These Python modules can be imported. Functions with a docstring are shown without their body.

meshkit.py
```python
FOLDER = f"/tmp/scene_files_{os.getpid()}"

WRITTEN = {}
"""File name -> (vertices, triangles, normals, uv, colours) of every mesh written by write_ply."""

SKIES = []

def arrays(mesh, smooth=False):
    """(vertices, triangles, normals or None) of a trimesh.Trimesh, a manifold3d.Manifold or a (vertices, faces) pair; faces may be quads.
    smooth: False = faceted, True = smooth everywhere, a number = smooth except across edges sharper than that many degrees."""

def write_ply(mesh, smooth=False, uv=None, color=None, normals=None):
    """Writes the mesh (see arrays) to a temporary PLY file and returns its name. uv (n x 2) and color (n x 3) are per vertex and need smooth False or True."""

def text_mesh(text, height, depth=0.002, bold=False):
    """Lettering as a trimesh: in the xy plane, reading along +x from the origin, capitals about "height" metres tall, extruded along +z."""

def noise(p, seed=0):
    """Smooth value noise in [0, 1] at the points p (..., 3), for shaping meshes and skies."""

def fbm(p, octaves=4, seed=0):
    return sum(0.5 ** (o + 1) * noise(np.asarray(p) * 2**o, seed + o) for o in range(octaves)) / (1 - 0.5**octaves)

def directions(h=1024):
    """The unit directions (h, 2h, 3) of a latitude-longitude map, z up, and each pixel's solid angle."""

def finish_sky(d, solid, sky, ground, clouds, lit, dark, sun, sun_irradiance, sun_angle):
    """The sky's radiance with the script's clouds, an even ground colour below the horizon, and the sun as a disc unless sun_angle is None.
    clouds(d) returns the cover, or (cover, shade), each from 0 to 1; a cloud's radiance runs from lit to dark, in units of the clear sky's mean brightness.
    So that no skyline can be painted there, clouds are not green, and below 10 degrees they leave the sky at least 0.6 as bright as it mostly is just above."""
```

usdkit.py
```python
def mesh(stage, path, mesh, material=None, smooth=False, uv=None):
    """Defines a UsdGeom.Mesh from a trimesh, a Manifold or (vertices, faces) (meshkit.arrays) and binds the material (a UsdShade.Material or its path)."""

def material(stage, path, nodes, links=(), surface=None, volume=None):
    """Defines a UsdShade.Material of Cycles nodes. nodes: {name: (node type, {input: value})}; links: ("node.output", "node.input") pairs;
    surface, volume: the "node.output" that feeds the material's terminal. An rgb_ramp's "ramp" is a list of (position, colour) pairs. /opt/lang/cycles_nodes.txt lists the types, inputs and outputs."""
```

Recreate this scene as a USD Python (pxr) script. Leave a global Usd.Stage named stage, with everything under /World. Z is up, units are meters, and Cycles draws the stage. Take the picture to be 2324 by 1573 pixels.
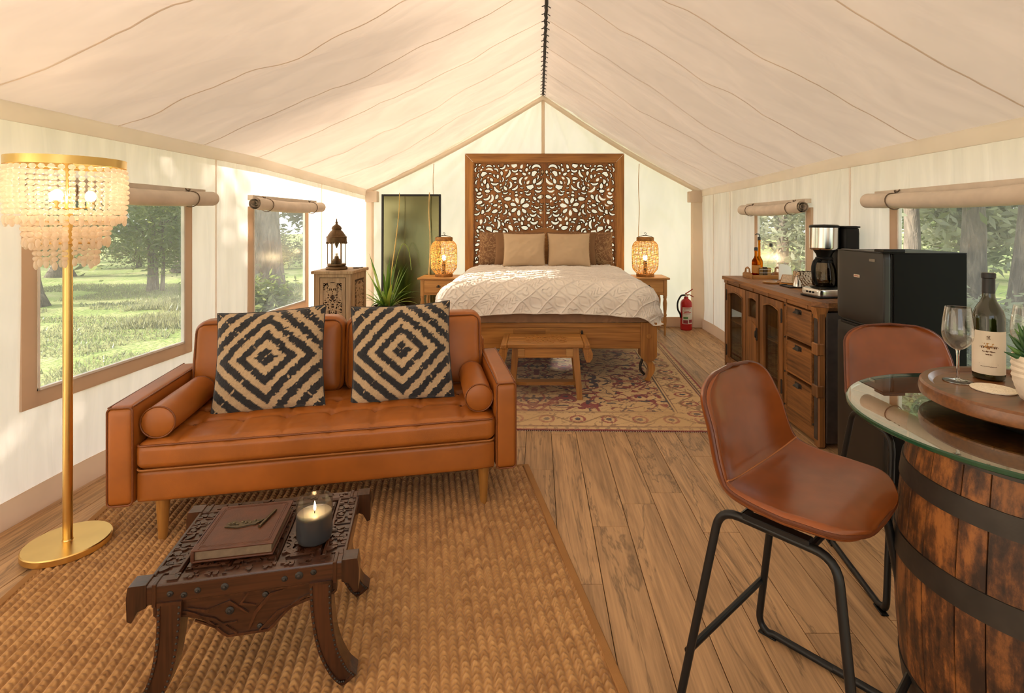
import math, random, numpy as np, trimesh, usdkit, meshkit
import manifold3d as m3
import shapely.geometry as sg
from shapely import affinity
from shapely.ops import unary_union
from pxr import Usd, UsdGeom, UsdLux, UsdShade, Sdf, Gf, Vt

stage = Usd.Stage.CreateInMemory()
UsdGeom.SetStageUpAxis(stage, "Z"); UsdGeom.SetStageMetersPerUnit(stage, 1.0)
UsdGeom.Xform.Define(stage, "/World"); UsdGeom.Scope.Define(stage, "/World/Looks")
PI = math.pi
rng = np.random.default_rng(7)
random.seed(7)

# ---------------------------------------------------------------- camera, sky, sun, exposure
W, H = 2324, 1573
FPX, VX, VY = 1212.0, 1222.0, 505.0            # focal length in pixels; the vanishing point (a lens with rise and shift)
EYE = 1.40
cam = UsdGeom.Camera.Define(stage, "/World/camera")
cam.AddTranslateOp().Set(Gf.Vec3d(0, 0, EYE)); cam.AddRotateXOp().Set(90.0)
AP = 36.0
cam.CreateHorizontalApertureAttr(AP); cam.CreateVerticalApertureAttr(AP * H / W)
cam.CreateFocalLengthAttr(FPX * AP / W)
cam.CreateHorizontalApertureOffsetAttr((W / 2 - VX) * AP / W)
cam.CreateVerticalApertureOffsetAttr((VY - H / 2) * AP / W)
cam.CreateClippingRangeAttr(Gf.Vec2f(0.05, 1000))
cam.CreateExposureAttr(0.84)

SUN_DIR = np.array([0.965, 0.16, -0.235]); SUN_DIR /= np.linalg.norm(SUN_DIR)   # the way sunlight travels
sun = UsdLux.DistantLight.Define(stage, "/World/sun")
sun.CreateNormalizeAttr(True); sun.CreateIntensityAttr(1.6); sun.CreateAngleAttr(0.8); sun.CreateColorAttr(Gf.Vec3f(1.0, 0.90, 0.78))
_z = -SUN_DIR; _x = np.cross([0, 0, 1.0], _z); _x /= np.linalg.norm(_x); _y = np.cross(_z, _x)
sun.AddTransformOp().Set(Gf.Matrix4d(*_x, 0, *_y, 0, *_z, 0, 0, 0, 0, 1))
dome = UsdLux.DomeLight.Define(stage, "/World/sky"); dome.CreateIntensityAttr(1.0)
sky = usdkit.material(stage, "/World/Looks/sky", {
    "t": ("texture_coordinate", {}),
    "s": ("sky_texture", {"sky_type": "hosek_wilkie", "sun_direction": tuple(-SUN_DIR), "turbidity": 4.0, "ground_albedo": 0.3}),
    "n": ("noise_texture", {"scale": 3.0, "detail": 6.0}),
    "r": ("map_range", {"from_min": 0.35, "from_max": 0.65, "to_min": 0.45, "to_max": 0.85, "clamp": True}),
    "m": ("mix_color", {"b": (0.93, 0.96, 1.0)}),
    "b": ("background_shader", {"strength": 1.7})},
    [("t.generated", "s.vector"), ("t.generated", "n.vector"), ("n.fac", "r.value"), ("r.result", "m.fac"), ("s.color", "m.a"), ("m.result", "b.color")], surface="b.background")
UsdShade.MaterialBindingAPI.Apply(dome.GetPrim()).Bind(sky)

# ---------------------------------------------------------------- scene helpers
def numbered(name, parent="/World"):
    n, k = name, 0
    while stage.GetPrimAtPath(f"{parent}/{n}"):
        k += 1; n = f"{name}_{k:03d}"
    return n

def meta(p, label=None, cat=None, group=None, kind=None):
    for k, v in (("label", label), ("category", cat), ("group", group), ("kind", kind)):
        if v: p.SetCustomDataByKey(k, v)
    return p

def thing(name, label=None, cat=None, loc=(0, 0, 0), rz=0.0, group=None, kind=None):
    x = UsdGeom.Xform.Define(stage, "/World/" + numbered(name))
    x.AddTranslateOp().Set(Gf.Vec3d(*map(float, loc))); x.AddRotateZOp().Set(math.degrees(rz))
    return meta(x.GetPrim(), label, cat, group, kind)

def put(name, mesh, mat, parent=None, label=None, cat=None, group=None, kind=None, smooth=35, color=None):
    """One Mesh prim: a part under parent, or a whole thing when it has none."""
    base = str(parent.GetPath()) if parent is not None else "/World"
    path = f"{base}/{numbered(name, base)}"
    if color is not None:
        m = usdkit.mesh(stage, path, mesh, mat, True)
        UsdGeom.PrimvarsAPI(m).CreatePrimvar("tint", Sdf.ValueTypeNames.Color3fArray, "vertex").Set(Vt.Vec3fArray.FromNumpy(np.asarray(color, np.float32)))
    else:
        m = usdkit.mesh(stage, path, mesh, mat, smooth)
    return meta(m.GetPrim(), label, cat, group, kind)

def copy_of(root, loc, rz, label, group=None):
    was = root.GetCustomData()
    r = thing(root.GetName().rsplit("_0", 1)[0], label, was["category"], loc, rz, group or was.get("group"))
    r.GetReferences().AddInternalReference(root.GetPath()); r.SetInstanceable(True)
    return r

# ---------------------------------------------------------------- mesh helpers: everything is a (vertices, triangles) pair
def J(*ms):
    vs, fs, n = [], [], 0
    for m in ms:
        v, f = (np.asarray(m.vertices), np.asarray(m.faces)) if hasattr(m, "vertices") else m
        vs.append(v); fs.append(np.asarray(f) + n); n += len(v)
    return np.vstack(vs), np.vstack(fs)

def hull(pts):
    h = trimesh.convex.convex_hull(np.asarray(pts, float))
    return np.array(h.vertices), np.array(h.faces)

def box(x0, x1, y0, y1, z0, z1, b=0.003):
    """A chamfered box."""
    x0, x1 = min(x0, x1), max(x0, x1); y0, y1 = min(y0, y1), max(y0, y1); z0, z1 = min(z0, z1), max(z0, z1)
    b = min(b, (x1 - x0) * .45, (y1 - y0) * .45, (z1 - z0) * .45)
    p = []
    for x, sx in ((x0, 1), (x1, -1)):
        for y, sy in ((y0, 1), (y1, -1)):
            for z, sz in ((z0, 1), (z1, -1)):
                p += [(x, y + sy * b, z + sz * b), (x + sx * b, y, z + sz * b), (x + sx * b, y + sy * b, z)]
    return hull(p)

_ico = {k: trimesh.creation.icosphere(k) for k in (1, 2, 3)}
def ball(c, r, k=2):
    return np.asarray(_ico[k].vertices) * np.broadcast_to(r, 3) + np.asarray(c, float), np.asarray(_ico[k].faces)

def rbox(x0, x1, y0, y1, z0, z1, r, k=2):
    """A box with round edges of radius r."""
    s = np.asarray(_ico[k].vertices) * r
    return hull(np.vstack([s + (x, y, z) for x in (x0 + r, x1 - r) for y in (y0 + r, y1 - r) for z in (z0 + r, z1 - r)]))

def T(m, loc=(0, 0, 0), rz=0.0, rx=0.0, ry=0.0, s=1.0):
    v, f = (np.asarray(m.vertices), np.asarray(m.faces)) if hasattr(m, "vertices") else m
    R = trimesh.transformations.euler_matrix(rx, ry, rz)[:3, :3]
    v = (v * s) @ R.T + np.asarray(loc, float)
    return v, (f[:, ::-1] if np.prod(np.broadcast_to(s, 3)) < 0 else f)

def gridfaces(n, m, wrap_n=False, wrap_m=False):
    i, j = np.meshgrid(np.arange(n if wrap_n else n - 1), np.arange(m if wrap_m else m - 1), indexing="ij")
    a, b, c, d = i * m + j, ((i + 1) % n) * m + j, ((i + 1) % n) * m + (j + 1) % m, i * m + (j + 1) % m
    q = np.stack([a, b, c, d], -1).reshape(-1, 4)
    return np.vstack([q[:, [0, 1, 2]], q[:, [0, 2, 3]]])

def sheet(P, flip=False):
    """A surface from an (n, m, 3) array of points."""
    n, m, _ = P.shape
    f = gridfaces(n, m)
    return P.reshape(-1, 3), (f[:, ::-1] if flip else f)

def tube(path, r, sides=10, cap=True, closed=False):
    p = np.asarray(path, float); n = len(p)
    r = np.full(n, float(r)) if np.ndim(r) == 0 else np.interp(np.linspace(0, 1, n), np.linspace(0, 1, len(r)), r)
    t = (np.roll(p, -1, 0) - np.roll(p, 1, 0)) if closed else np.gradient(p, axis=0)
    t /= np.linalg.norm(t, axis=1, keepdims=True) + 1e-12
    a = np.zeros_like(p)
    up = np.array([0, 0, 1.0]) if abs(t[0, 2]) < .9 else np.array([1.0, 0, 0])
    a[0] = np.cross(t[0], up); a[0] /= np.linalg.norm(a[0])
    for i in range(1, n):
        v = a[i - 1] - t[i] * np.dot(a[i - 1], t[i]); a[i] = v / (np.linalg.norm(v) + 1e-12)
    b = np.cross(t, a)
    g = np.arange(sides) * 2 * PI / sides
    v = p[:, None] + r[:, None, None] * (np.cos(g)[None, :, None] * a[:, None] + np.sin(g)[None, :, None] * b[:, None])
    f = gridfaces(n, sides, wrap_n=closed, wrap_m=True)
    v = v.reshape(-1, 3)
    if cap and not closed:
        k = len(v); v = np.vstack([v, p[0], p[-1]])
        i = np.arange(sides); j = (i + 1) % sides
        f = np.vstack([f, np.stack([np.full(sides, k), i, j], 1), np.stack([np.full(sides, k + 1), (n - 1) * sides + j, (n - 1) * sides + i], 1)])
    return fixed(v, f)

def fixed(v, f):
    """Turns the faces outwards."""
    a, b, c = v[f[:, 0]], v[f[:, 1]], v[f[:, 2]]
    return (v, f[:, ::-1]) if np.einsum("ij,ij->", a, np.cross(b, c)) < 0 else (v, f)

def smooth_path(pts, n=24, closed=False):
    """A Catmull-Rom curve through the points."""
    p = np.asarray(pts, float)
    q = np.vstack([p[-1], p, p[:2]]) if closed else np.vstack([2 * p[0] - p[1], p, 2 * p[-1] - p[-2]])
    m = len(p) if closed else len(p) - 1
    out = []
    for i in range(m):
        a, b, c, d = q[i:i + 4]
        for t in np.linspace(0, 1, max(2, n // m), endpoint=False):
            out.append(.5 * (2 * b + (c - a) * t + (2 * a - 5 * b + 4 * c - d) * t * t + (3 * b - a - 3 * c + d) * t ** 3))
    if not closed: out.append(p[-1])
    return np.array(out)

def bent(pts, r, n=5):
    """A polyline with its corners rounded to radius r."""
    p = [np.asarray(x, float) for x in pts]; out = [p[0]]
    for a, b, c in zip(p[:-2], p[1:-1], p[2:]):
        u, w = (a - b), (c - b); lu, lw = np.linalg.norm(u), np.linalg.norm(w)
        d = min(r, lu * .45, lw * .45)
        s, e = b + u / lu * d, b + w / lw * d
        for t in np.linspace(0, 1, n):
            out.append((1 - t) ** 2 * s + 2 * t * (1 - t) * b + t * t * e)
    return np.array(out + [p[-1]])

def lathe(prof, n=32, c=(0, 0, 0)):
    """A surface of revolution about z from (radius, height) points, bottom to top."""
    p = np.asarray(prof, float); g = np.arange(n) * 2 * PI / n
    v = np.stack([p[:, None, 0] * np.cos(g), p[:, None, 0] * np.sin(g), np.broadcast_to(p[:, None, 1], (len(p), n))], -1).reshape(-1, 3) + np.asarray(c, float)
    return fixed(v, gridfaces(len(p), n, wrap_m=True))

def prism(poly, h, z=0.0):
    """A shapely polygon (or several) extruded along z."""
    out = [trimesh.creation.extrude_polygon(g, h, engine="earcut") for g in getattr(poly, "geoms", [poly]) if g.area > 1e-9]
    v, f = J(*out)
    return v + (0, 0, z), f

def upright(m):
    """From the xy plane to the xz plane, so that what was z becomes -y (towards the camera)."""
    v, f = m
    return np.stack([v[:, 0], -v[:, 2], v[:, 1]], 1), f

def cyl(p0, p1, r, sides=16):
    p0, p1 = np.asarray(p0, float), np.asarray(p1, float)
    return tube(np.array([p0, p1]), r, sides)

def disc(c, r, h, n=48, b=0.002):
    return lathe([(0, 0), (r - b, 0), (r, b), (r, h - b), (r - b, h), (0, h)], n, c)

def pillow(a, b, t, n=40, ear=.07, wob=0.0, seed=0, crease=0.0):
    """A stuffed cushion in the xz plane, front towards -y: half width a, half height b, half thickness t."""
    u = np.sin(np.linspace(-1, 1, n) * PI / 2 * .98) / math.sin(PI / 2 * .98)
    U, V = np.meshgrid(u, u, indexing="ij")
    X = a * U * (1 - ear * (1 - V ** 2)); Z = b * V * (1 - ear * (1 - U ** 2))
    prof = np.clip((1 - np.abs(U) ** 2.6) * (1 - np.abs(V) ** 2.6), 0, 1) ** .55
    w = 1 + wob * (meshkit.fbm(np.stack([U * 2.2, V * 2.2, np.full_like(U, seed * 3.1)], -1), 3, seed) - .5) * 2
    Yf = -t * prof * w - 0.002 * (prof > 0); Yb = t * prof * .9 + .002 * (prof > 0)
    if crease: Yf = Yf + crease * np.exp(-(U / .12) ** 2) * np.exp(-((V - 1) / .5) ** 2)
    f = gridfaces(n, n)
    A = np.stack([X, Yf, Z], -1).reshape(-1, 3); B = np.stack([X, Yb, Z], -1).reshape(-1, 3)
    return fixed(np.vstack([A, B]), np.vstack([f, f[:, ::-1] + n * n])), (U, V)

# ---------------------------------------------------------------- materials
LK = "/World/Looks/"
def srgb(r, g, b):
    return tuple(((c / 255 + .055) / 1.055) ** 2.4 if c > 10 else c / 255 / 12.92 for c in (r, g, b))

def plain(name, col, rough=.5, metal=0.0, vary=.12, scale=9.0, bump=0.0, bscale=200.0, **kw):
    """One colour with a slight mottle of tone, and fine relief if bump is given."""
    n = {"t": ("texture_coordinate", {}), "n": ("noise_texture", {"scale": scale, "detail": 4.0}),
         "r": ("map_range", {"from_min": .3, "from_max": .7, "to_min": 1 - vary, "to_max": 1 + vary}),
         "h": ("hsv", {"color": col}), "p": ("principled_bsdf", {"roughness": rough, "metallic": metal, **kw})}
    l = [("t.object", "n.vector"), ("n.fac", "r.value"), ("r.result", "h.value"), ("h.color", "p.base_color")]
    if bump:
        n["bn"] = ("noise_texture", {"scale": bscale, "detail": 3.0}); n["b"] = ("bump", {"strength": bump, "distance": .002})
        l += [("t.object", "bn.vector"), ("bn.fac", "b.height"), ("b.normal", "p.normal")]
    return usdkit.material(stage, LK + name, n, l, surface="p.BSDF")

def wood(name, dark, light, axis="x", rough=.45, scale=1.0, vary=.18, bump=.25, contrast=(.32, .68), coat=0.0, veins=0.0):
    """Wood with its grain along one axis of the part's own frame; each mesh gets its own stretch of grain and tone."""
    k = {"x": 0, "y": 1, "z": 2}[axis]
    s1, s2 = [9 * scale] * 3, [90 * scale] * 3
    s1[k], s2[k] = .9 * scale, 3.0 * scale
    n = {"t": ("texture_coordinate", {}), "o": ("object_info", {}), "q": ("vector_math", {"math_type": "scale", "vector1": (31.0, 17.0, 23.0)}),
         "ad": ("vector_math", {"math_type": "add"}),
         "m1": ("mapping", {"scale": tuple(s1)}), "m2": ("mapping", {"scale": tuple(s2)}),
         "n1": ("noise_texture", {"scale": 1.0, "detail": 5.0, "distortion": 1.2, "roughness": .6}), "n2": ("noise_texture", {"scale": 1.0, "detail": 3.0}),
         "mx": ("mix_float", {"fac": .38}), "r": ("rgb_ramp", {"ramp": [(0, dark), (contrast[0], dark), (contrast[1], light), (1, light)]}),
         "v": ("map_range", {"to_min": 1 - vary, "to_max": 1 + vary}), "h": ("hsv", {}),
         "b": ("bump", {"strength": bump, "distance": .002}), "p": ("principled_bsdf", {"roughness": rough, "coat_weight": coat, "coat_roughness": .15})}
    l = [("o.random", "q.scale"), ("t.object", "ad.vector1"), ("q.vector", "ad.vector2"), ("ad.vector", "m1.vector"), ("ad.vector", "m2.vector"), ("m1.vector", "n1.vector"), ("m2.vector", "n2.vector"),
         ("n1.fac", "mx.a"), ("n2.fac", "mx.b"), ("mx.result", "r.fac"), ("o.random", "v.value"), ("v.result", "h.value"), ("r.color", "h.color"), ("h.color", "p.base_color"),
         ("mx.result", "b.height"), ("b.normal", "p.normal")]
    if veins:                                            # dark cracks that wander along the grain
        s3 = [4.2] * 3; s3[k] = .55
        n |= {"m3": ("mapping", {"scale": tuple(s3)}), "n3": ("noise_texture", {"scale": 1.0, "detail": 6.0, "distortion": .5, "roughness": .62}), "s3": ("math", {"math_type": "subtract", "value2": .5}), "a3": ("math", {"math_type": "absolute"}),
              "r3": ("map_range", {"from_min": 0.0, "from_max": .015, "to_min": 1 - veins, "to_max": 1.0, "clamp": True}), "x3": ("math", {"math_type": "multiply"})}
        l = [q for q in l if q != ("v.result", "h.value")] + [("ad.vector", "m3.vector"), ("m3.vector", "n3.vector"), ("n3.fac", "s3.value1"), ("s3.value", "a3.value1"), ("a3.value", "r3.value"), ("r3.result", "x3.value1"), ("v.result", "x3.value2"), ("x3.value", "h.value")]
    return usdkit.material(stage, LK + name, n, l, surface="p.BSDF")

def tinted(name, rough=.9, bump=.4, bscale=500.0, sheen=.2):
    """The colour comes from the mesh: woven or printed patterns."""
    n = {"a": ("attribute", {"attribute": "tint"}), "t": ("texture_coordinate", {}), "bn": ("noise_texture", {"scale": bscale, "detail": 2.0}), "b": ("bump", {"strength": bump, "distance": .002}),
         "p": ("principled_bsdf", {"roughness": rough, "sheen_weight": sheen})}
    return usdkit.material(stage, LK + name, n, [("a.color", "p.base_color"), ("t.object", "bn.vector"), ("bn.fac", "b.height"), ("b.normal", "p.normal")], surface="p.BSDF")

def canvas(name, col, trans, tcol, wrinkle=.25, streak=(1.0, 1.0, 1.0), tone=.05):
    """Tent cloth: part of the light is thrown back, part shines through."""
    n = {"g": ("geometry", {}), "m": ("mapping", {"scale": streak}), "n1": ("noise_texture", {"scale": 2.2, "detail": 5.0, "distortion": .8}), "n2": ("noise_texture", {"scale": 900.0}),
         "r": ("map_range", {"from_min": .3, "from_max": .7, "to_min": 1 - tone, "to_max": 1 + tone * .8}), "h": ("hsv", {"color": col}), "h2": ("hsv", {"color": tcol}),
         "b": ("bump", {"strength": wrinkle, "distance": .02}), "d": ("diffuse_bsdf", {}), "tr": ("translucent_bsdf", {}), "x": ("mix_closure", {"fac": trans})}
    l = [("g.position", "m.vector"), ("m.vector", "n1.vector"), ("n1.fac", "r.value"), ("r.result", "h.value"), ("r.result", "h2.value"), ("h.color", "d.color"), ("h2.color", "tr.color"),
         ("n1.fac", "b.height"), ("b.normal", "d.normal"), ("b.normal", "tr.normal"), ("d.BSDF", "x.closure1"), ("tr.BSDF", "x.closure2")]
    return usdkit.material(stage, LK + name, n, l, surface="x.closure")

def glow(name, col, strength):
    return usdkit.material(stage, LK + name, {"e": ("emission", {"color": col, "strength": strength})}, surface="e.emission")

def pane(name, tint=(1, 1, 1), haze=.0, hazecol=(.8, .8, .78), rough=.02):
    """A thin clear sheet: sunlight passes; the fresnel share is mirrored; haze is dust on it."""
    return usdkit.material(stage, LK + name, {"f": ("layer_weight", {"blend": .5}), "pw": ("math", {"math_type": "power", "value2": 5.0}), "ma": ("math", {"math_type": "multiply_add", "value2": .8, "value3": .025}),
        "t": ("transparent_bsdf", {"color": tint}), "g": ("glossy_bsdf", {"color": (1, 1, 1), "roughness": rough}),
        "d": ("translucent_bsdf", {"color": hazecol}), "y": ("mix_closure", {"fac": haze}), "x": ("mix_closure", {})},
        [("f.facing", "pw.value1"), ("pw.value", "ma.value1"), ("t.BSDF", "y.closure1"), ("d.BSDF", "y.closure2"), ("ma.value", "x.fac"), ("y.closure", "x.closure1"), ("g.BSDF", "x.closure2")], surface="x.closure")

CANVAS = canvas("tent_canvas", (.88, .795, .735), .5, (.93, .825, .75), streak=(1.0, 5.0, .45), tone=.075)
CEIL = canvas("roof_canvas", (.79, .69, .60), .45, (.86, .745, .645), streak=(.7, 2.2, .7), tone=.07)
FLY = canvas("fly_canvas", (.85, .78, .69), .52, (.93, .86, .77))
BACKC = canvas("gable_canvas", (.90, .82, .74), .74, (1.0, .895, .81), streak=(1.6, 1.0, .5), tone=.06)
BAND = canvas("band_canvas", (.72, .57, .44), .42, (.84, .67, .51))
TRIM = canvas("trim_canvas", (.84, .735, .62), .42, (.90, .79, .66))
VAL = canvas("valance_canvas", (.92, .845, .77), .45, (.95, .87, .78))
ROLLC = plain("rolled_canvas", (.68, .58, .48), .9, vary=.08, bump=.3, bscale=60)
CORD = plain("brown_cord", (.16, .11, .075), .8)
PLANK = wood("floor_plank", srgb(118, 90, 62), srgb(196, 156, 112), "y", .5, 1.3, .09, .6, (.26, .62), veins=.45)

# ================================================================ setting: floor, walls, roof
YB, YF = 7.2, -1.6                                   # back wall, front wall behind the camera
def XL(y): return -2.51 + .029 * np.asarray(y, float)
def XR(y): return np.full_like(np.asarray(y, float), 2.18)
RX, RZ = .062, 3.12                                  # the ridge
def EL(y): return np.interp(y, [-2, 2.4, 4.5, 6.1, 7.2], [1.95, 1.95, 1.945, 1.88, 1.83])
def ER(y): return np.interp(y, [-2, 2.4, 4.0, 5.5, 7.2], [1.86, 1.865, 1.866, 1.84, 1.827])

floor = thing("floor", "brown wood plank floor of the tent", kind="structure")
put("subfloor", box(-2.75, 2.4, YF - .1, YB + .1, -.12, -.013), plain("subfloor", (.03, .02, .015), .9), floor)
pw, r_ = .165, random.Random(3)
for i in range(31):
    x0 = -2.72 + i * pw
    y = YF + r_.uniform(-1.0, 0)
    while y < YB:
        L = r_.uniform(1.25, 1.55); a, b = max(y, YF), min(y + L, YB)
        if b - a > .05: put("plank", box(x0 + .0012, x0 + pw - .0012, a + .0012, b - .0012, -.013, r_.uniform(-.0008, 0), .0016), PLANK, floor, smooth=False)
        y += L

def lines(a, b, step, *extra):
    n = max(2, int(round((b - a) / step)) + 1)
    v = np.concatenate([np.linspace(a, b, n), np.array([e for e in extra if a < e < b])])
    v = np.unique(np.round(v, 5))
    keep = [v[0]]
    ex = set(np.round(extra, 5))
    for q in v[1:]:
        if q - keep[-1] < step * .3 and q not in ex and q != v[-1]: continue
        keep.append(q)
    return np.array(keep)

WIN = {1: ("L", 2.58, 3.61, .585, 1.53), 2: ("L", 4.44, 5.36, .61, 1.53), 3: ("R", 4.32, 5.28, .60, 1.52), 4: ("R", 2.05, 3.22, .59, 1.53)}

def side_wall(side):
    wins = [w for w in WIN.values() if w[0] == side]
    X, E = (XL, EL) if side == "L" else (XR, ER)
    sgn = 1 if side == "L" else -1                    # into the room
    ys = lines(YF, YB, .035, *[q for w in wins for q in w[1:3]])
    ts = lines(0, 1.98, .06, *[q for w in wins for q in w[3:5]])
    Y, Z = np.meshgrid(ys, ts, indexing="ij")
    e = E(Y)
    Zc = np.minimum(Z, e + .0)
    gather = (meshkit.fbm(np.stack([Y * 11, Z * .7, Y * 0 + (3 if side == "L" else 8)], -1), 3, 5) - .5)
    broad = (meshkit.fbm(np.stack([Y * 2.3, Z * .9, Y * 0 + (1 if side == "L" else 2)], -1), 3, 9) - .5)
    top = np.clip((Zc - .9) / .9, 0, 1)
    nearwin = np.zeros_like(Y)
    for w in wins:
        dx = np.maximum(np.maximum(w[1] - Y, Y - w[2]), 0); dz = np.maximum(np.maximum(w[3] - Z, Z - w[4]), 0)
        nearwin = np.maximum(nearwin, np.exp(-(np.hypot(dx, dz) / .08) ** 2))
    amp = (1 - nearwin) * np.clip(Zc / .25, 0, 1) * np.clip((e - Zc) / .1, .25, 1)
    Xp = X(Y) + sgn * amp * (.062 * top * gather + .055 * broad + .018 * gather)
    P = np.stack([Xp, Y, Zc], -1)
    f = []
    n, m = len(ys), len(ts)
    for i in range(n - 1):
        yc = (ys[i] + ys[i + 1]) / 2
        for j in range(m - 1):
            zc = (ts[j] + ts[j + 1]) / 2
            if any(w[1] < yc < w[2] and w[3] < zc < w[4] for w in wins) or ts[j] >= E(yc): continue
            a, b, c, d = i * m + j, (i + 1) * m + j, (i + 1) * m + j + 1, i * m + j + 1
            f += [(a, b, c), (a, c, d)] if side == "L" else [(a, c, b), (a, d, c)]
    return P.reshape(-1, 3), np.array(f)

def wall_strip(side, pts, w, off=.006, mat=None, t=.004):
    """A flat cloth strip lying on a side wall along (y, z) points, w wide."""
    p = np.asarray(pts, float); X = XL if side == "L" else XR; s = 1 if side == "L" else -1
    d = np.gradient(p, axis=0); d /= np.linalg.norm(d, axis=1, keepdims=True); q = np.stack([-d[:, 1], d[:, 0]], 1) * w / 2
    P = np.stack([np.stack([X(p[:, 0]) + s * o, (p + k * q)[:, 0], (p + k * q)[:, 1]], -1) for o, k in ((off - t, -1), (off, -1), (off, 1), (off - t, 1))], 1)
    v, f = sheet(P)
    return fixed(v - v.mean(0), f)[0] + v.mean(0), fixed(v - v.mean(0), f)[1]

for side, nm in (("L", "left"), ("R", "right")):
    w = thing("wall_" + nm, f"cream canvas {nm} side wall of the tent", kind="structure")
    put("cloth", side_wall(side), CANVAS, w, smooth=True)
    E = EL if side == "L" else ER
    for y in ((2.36, 3.95, 5.75) if side == "L" else (3.72, 6.05, 6.62)):
        put("seam", wall_strip(side, [(y, z) for z in np.linspace(.02, float(E(y)) - .06, 14)], .018, .012), CANVAS, w)
    ys = np.linspace(YF, YB, 60)
    put("baseboard_" + nm, wall_strip(side, [(y, .065 + .006 * math.sin(y * 5)) for y in ys], .13, .016), BAND, label=f"brown cloth skirting band along the {nm} wall", kind="structure")
    # the valance that covers the joint of roof and wall
    P = []
    for y in ys:
        e = float(E(y)); X = float((XL if side == "L" else XR)(y)); s = 1 if side == "L" else -1
        wv = .004 * math.sin(y * 23) + .003 * math.sin(y * 51)
        P.append([(X + s * .004, y, e + .01), (X + s * .022, y, e + .004), (X + s * (.026 + wv), y, e - .035), (X + s * (.022 + wv * 1.5), y, e - .082), (X + s * .016, y, e - .084)])
    P = np.array(P)
    put("trim_1" if side == "L" else "trim_2", sheet(P, flip=(side == "L")), VAL, label=f"stitched cloth valance under the roof edge on the {nm}", kind="structure", smooth=True)

def roof_z(x, y):
    """Height of the sagging roof cloth."""
    left = x < RX
    e = np.where(left, EL(y), ER(y)); xe = np.where(left, XL(y), XR(y))
    s = np.clip((x - xe) / (RX - xe), 0, 1)
    z = e + (RZ - e) * s
    end = np.clip(np.minimum(y - YF, YB - y) / .6, 0, 1)
    seams = np.array([-1.2, -.2, .8, 1.55, 2.3, 3.05, 3.8, 4.5, 5.2, 6.05, 7.2])
    k = np.searchsorted(seams, y) - 1; k = np.clip(k, 0, len(seams) - 2)
    a, b = seams[k], seams[k + 1]; tt = (y - a) / (b - a)
    billow = 4 * tt * (1 - tt)
    w = meshkit.fbm(np.stack([x * 1.1 + y * .5, y * 2.6 - x * .9, x * 0 + np.where(left, 0, 7)], -1), 4, 21) - .5
    sag = np.sin(PI * s ** .85)
    fine = meshkit.fbm(np.stack([(x + y * .7) * 1.2, (y - x * .55) * 9, x * 0 + 4], -1), 3, 33) - .5
    return z - sag * (.095 * (.4 + .6 * end)) + sag * billow * .055 + sag * .17 * w + .040 * fine * np.clip(sag * 2, 0, 1)

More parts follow.
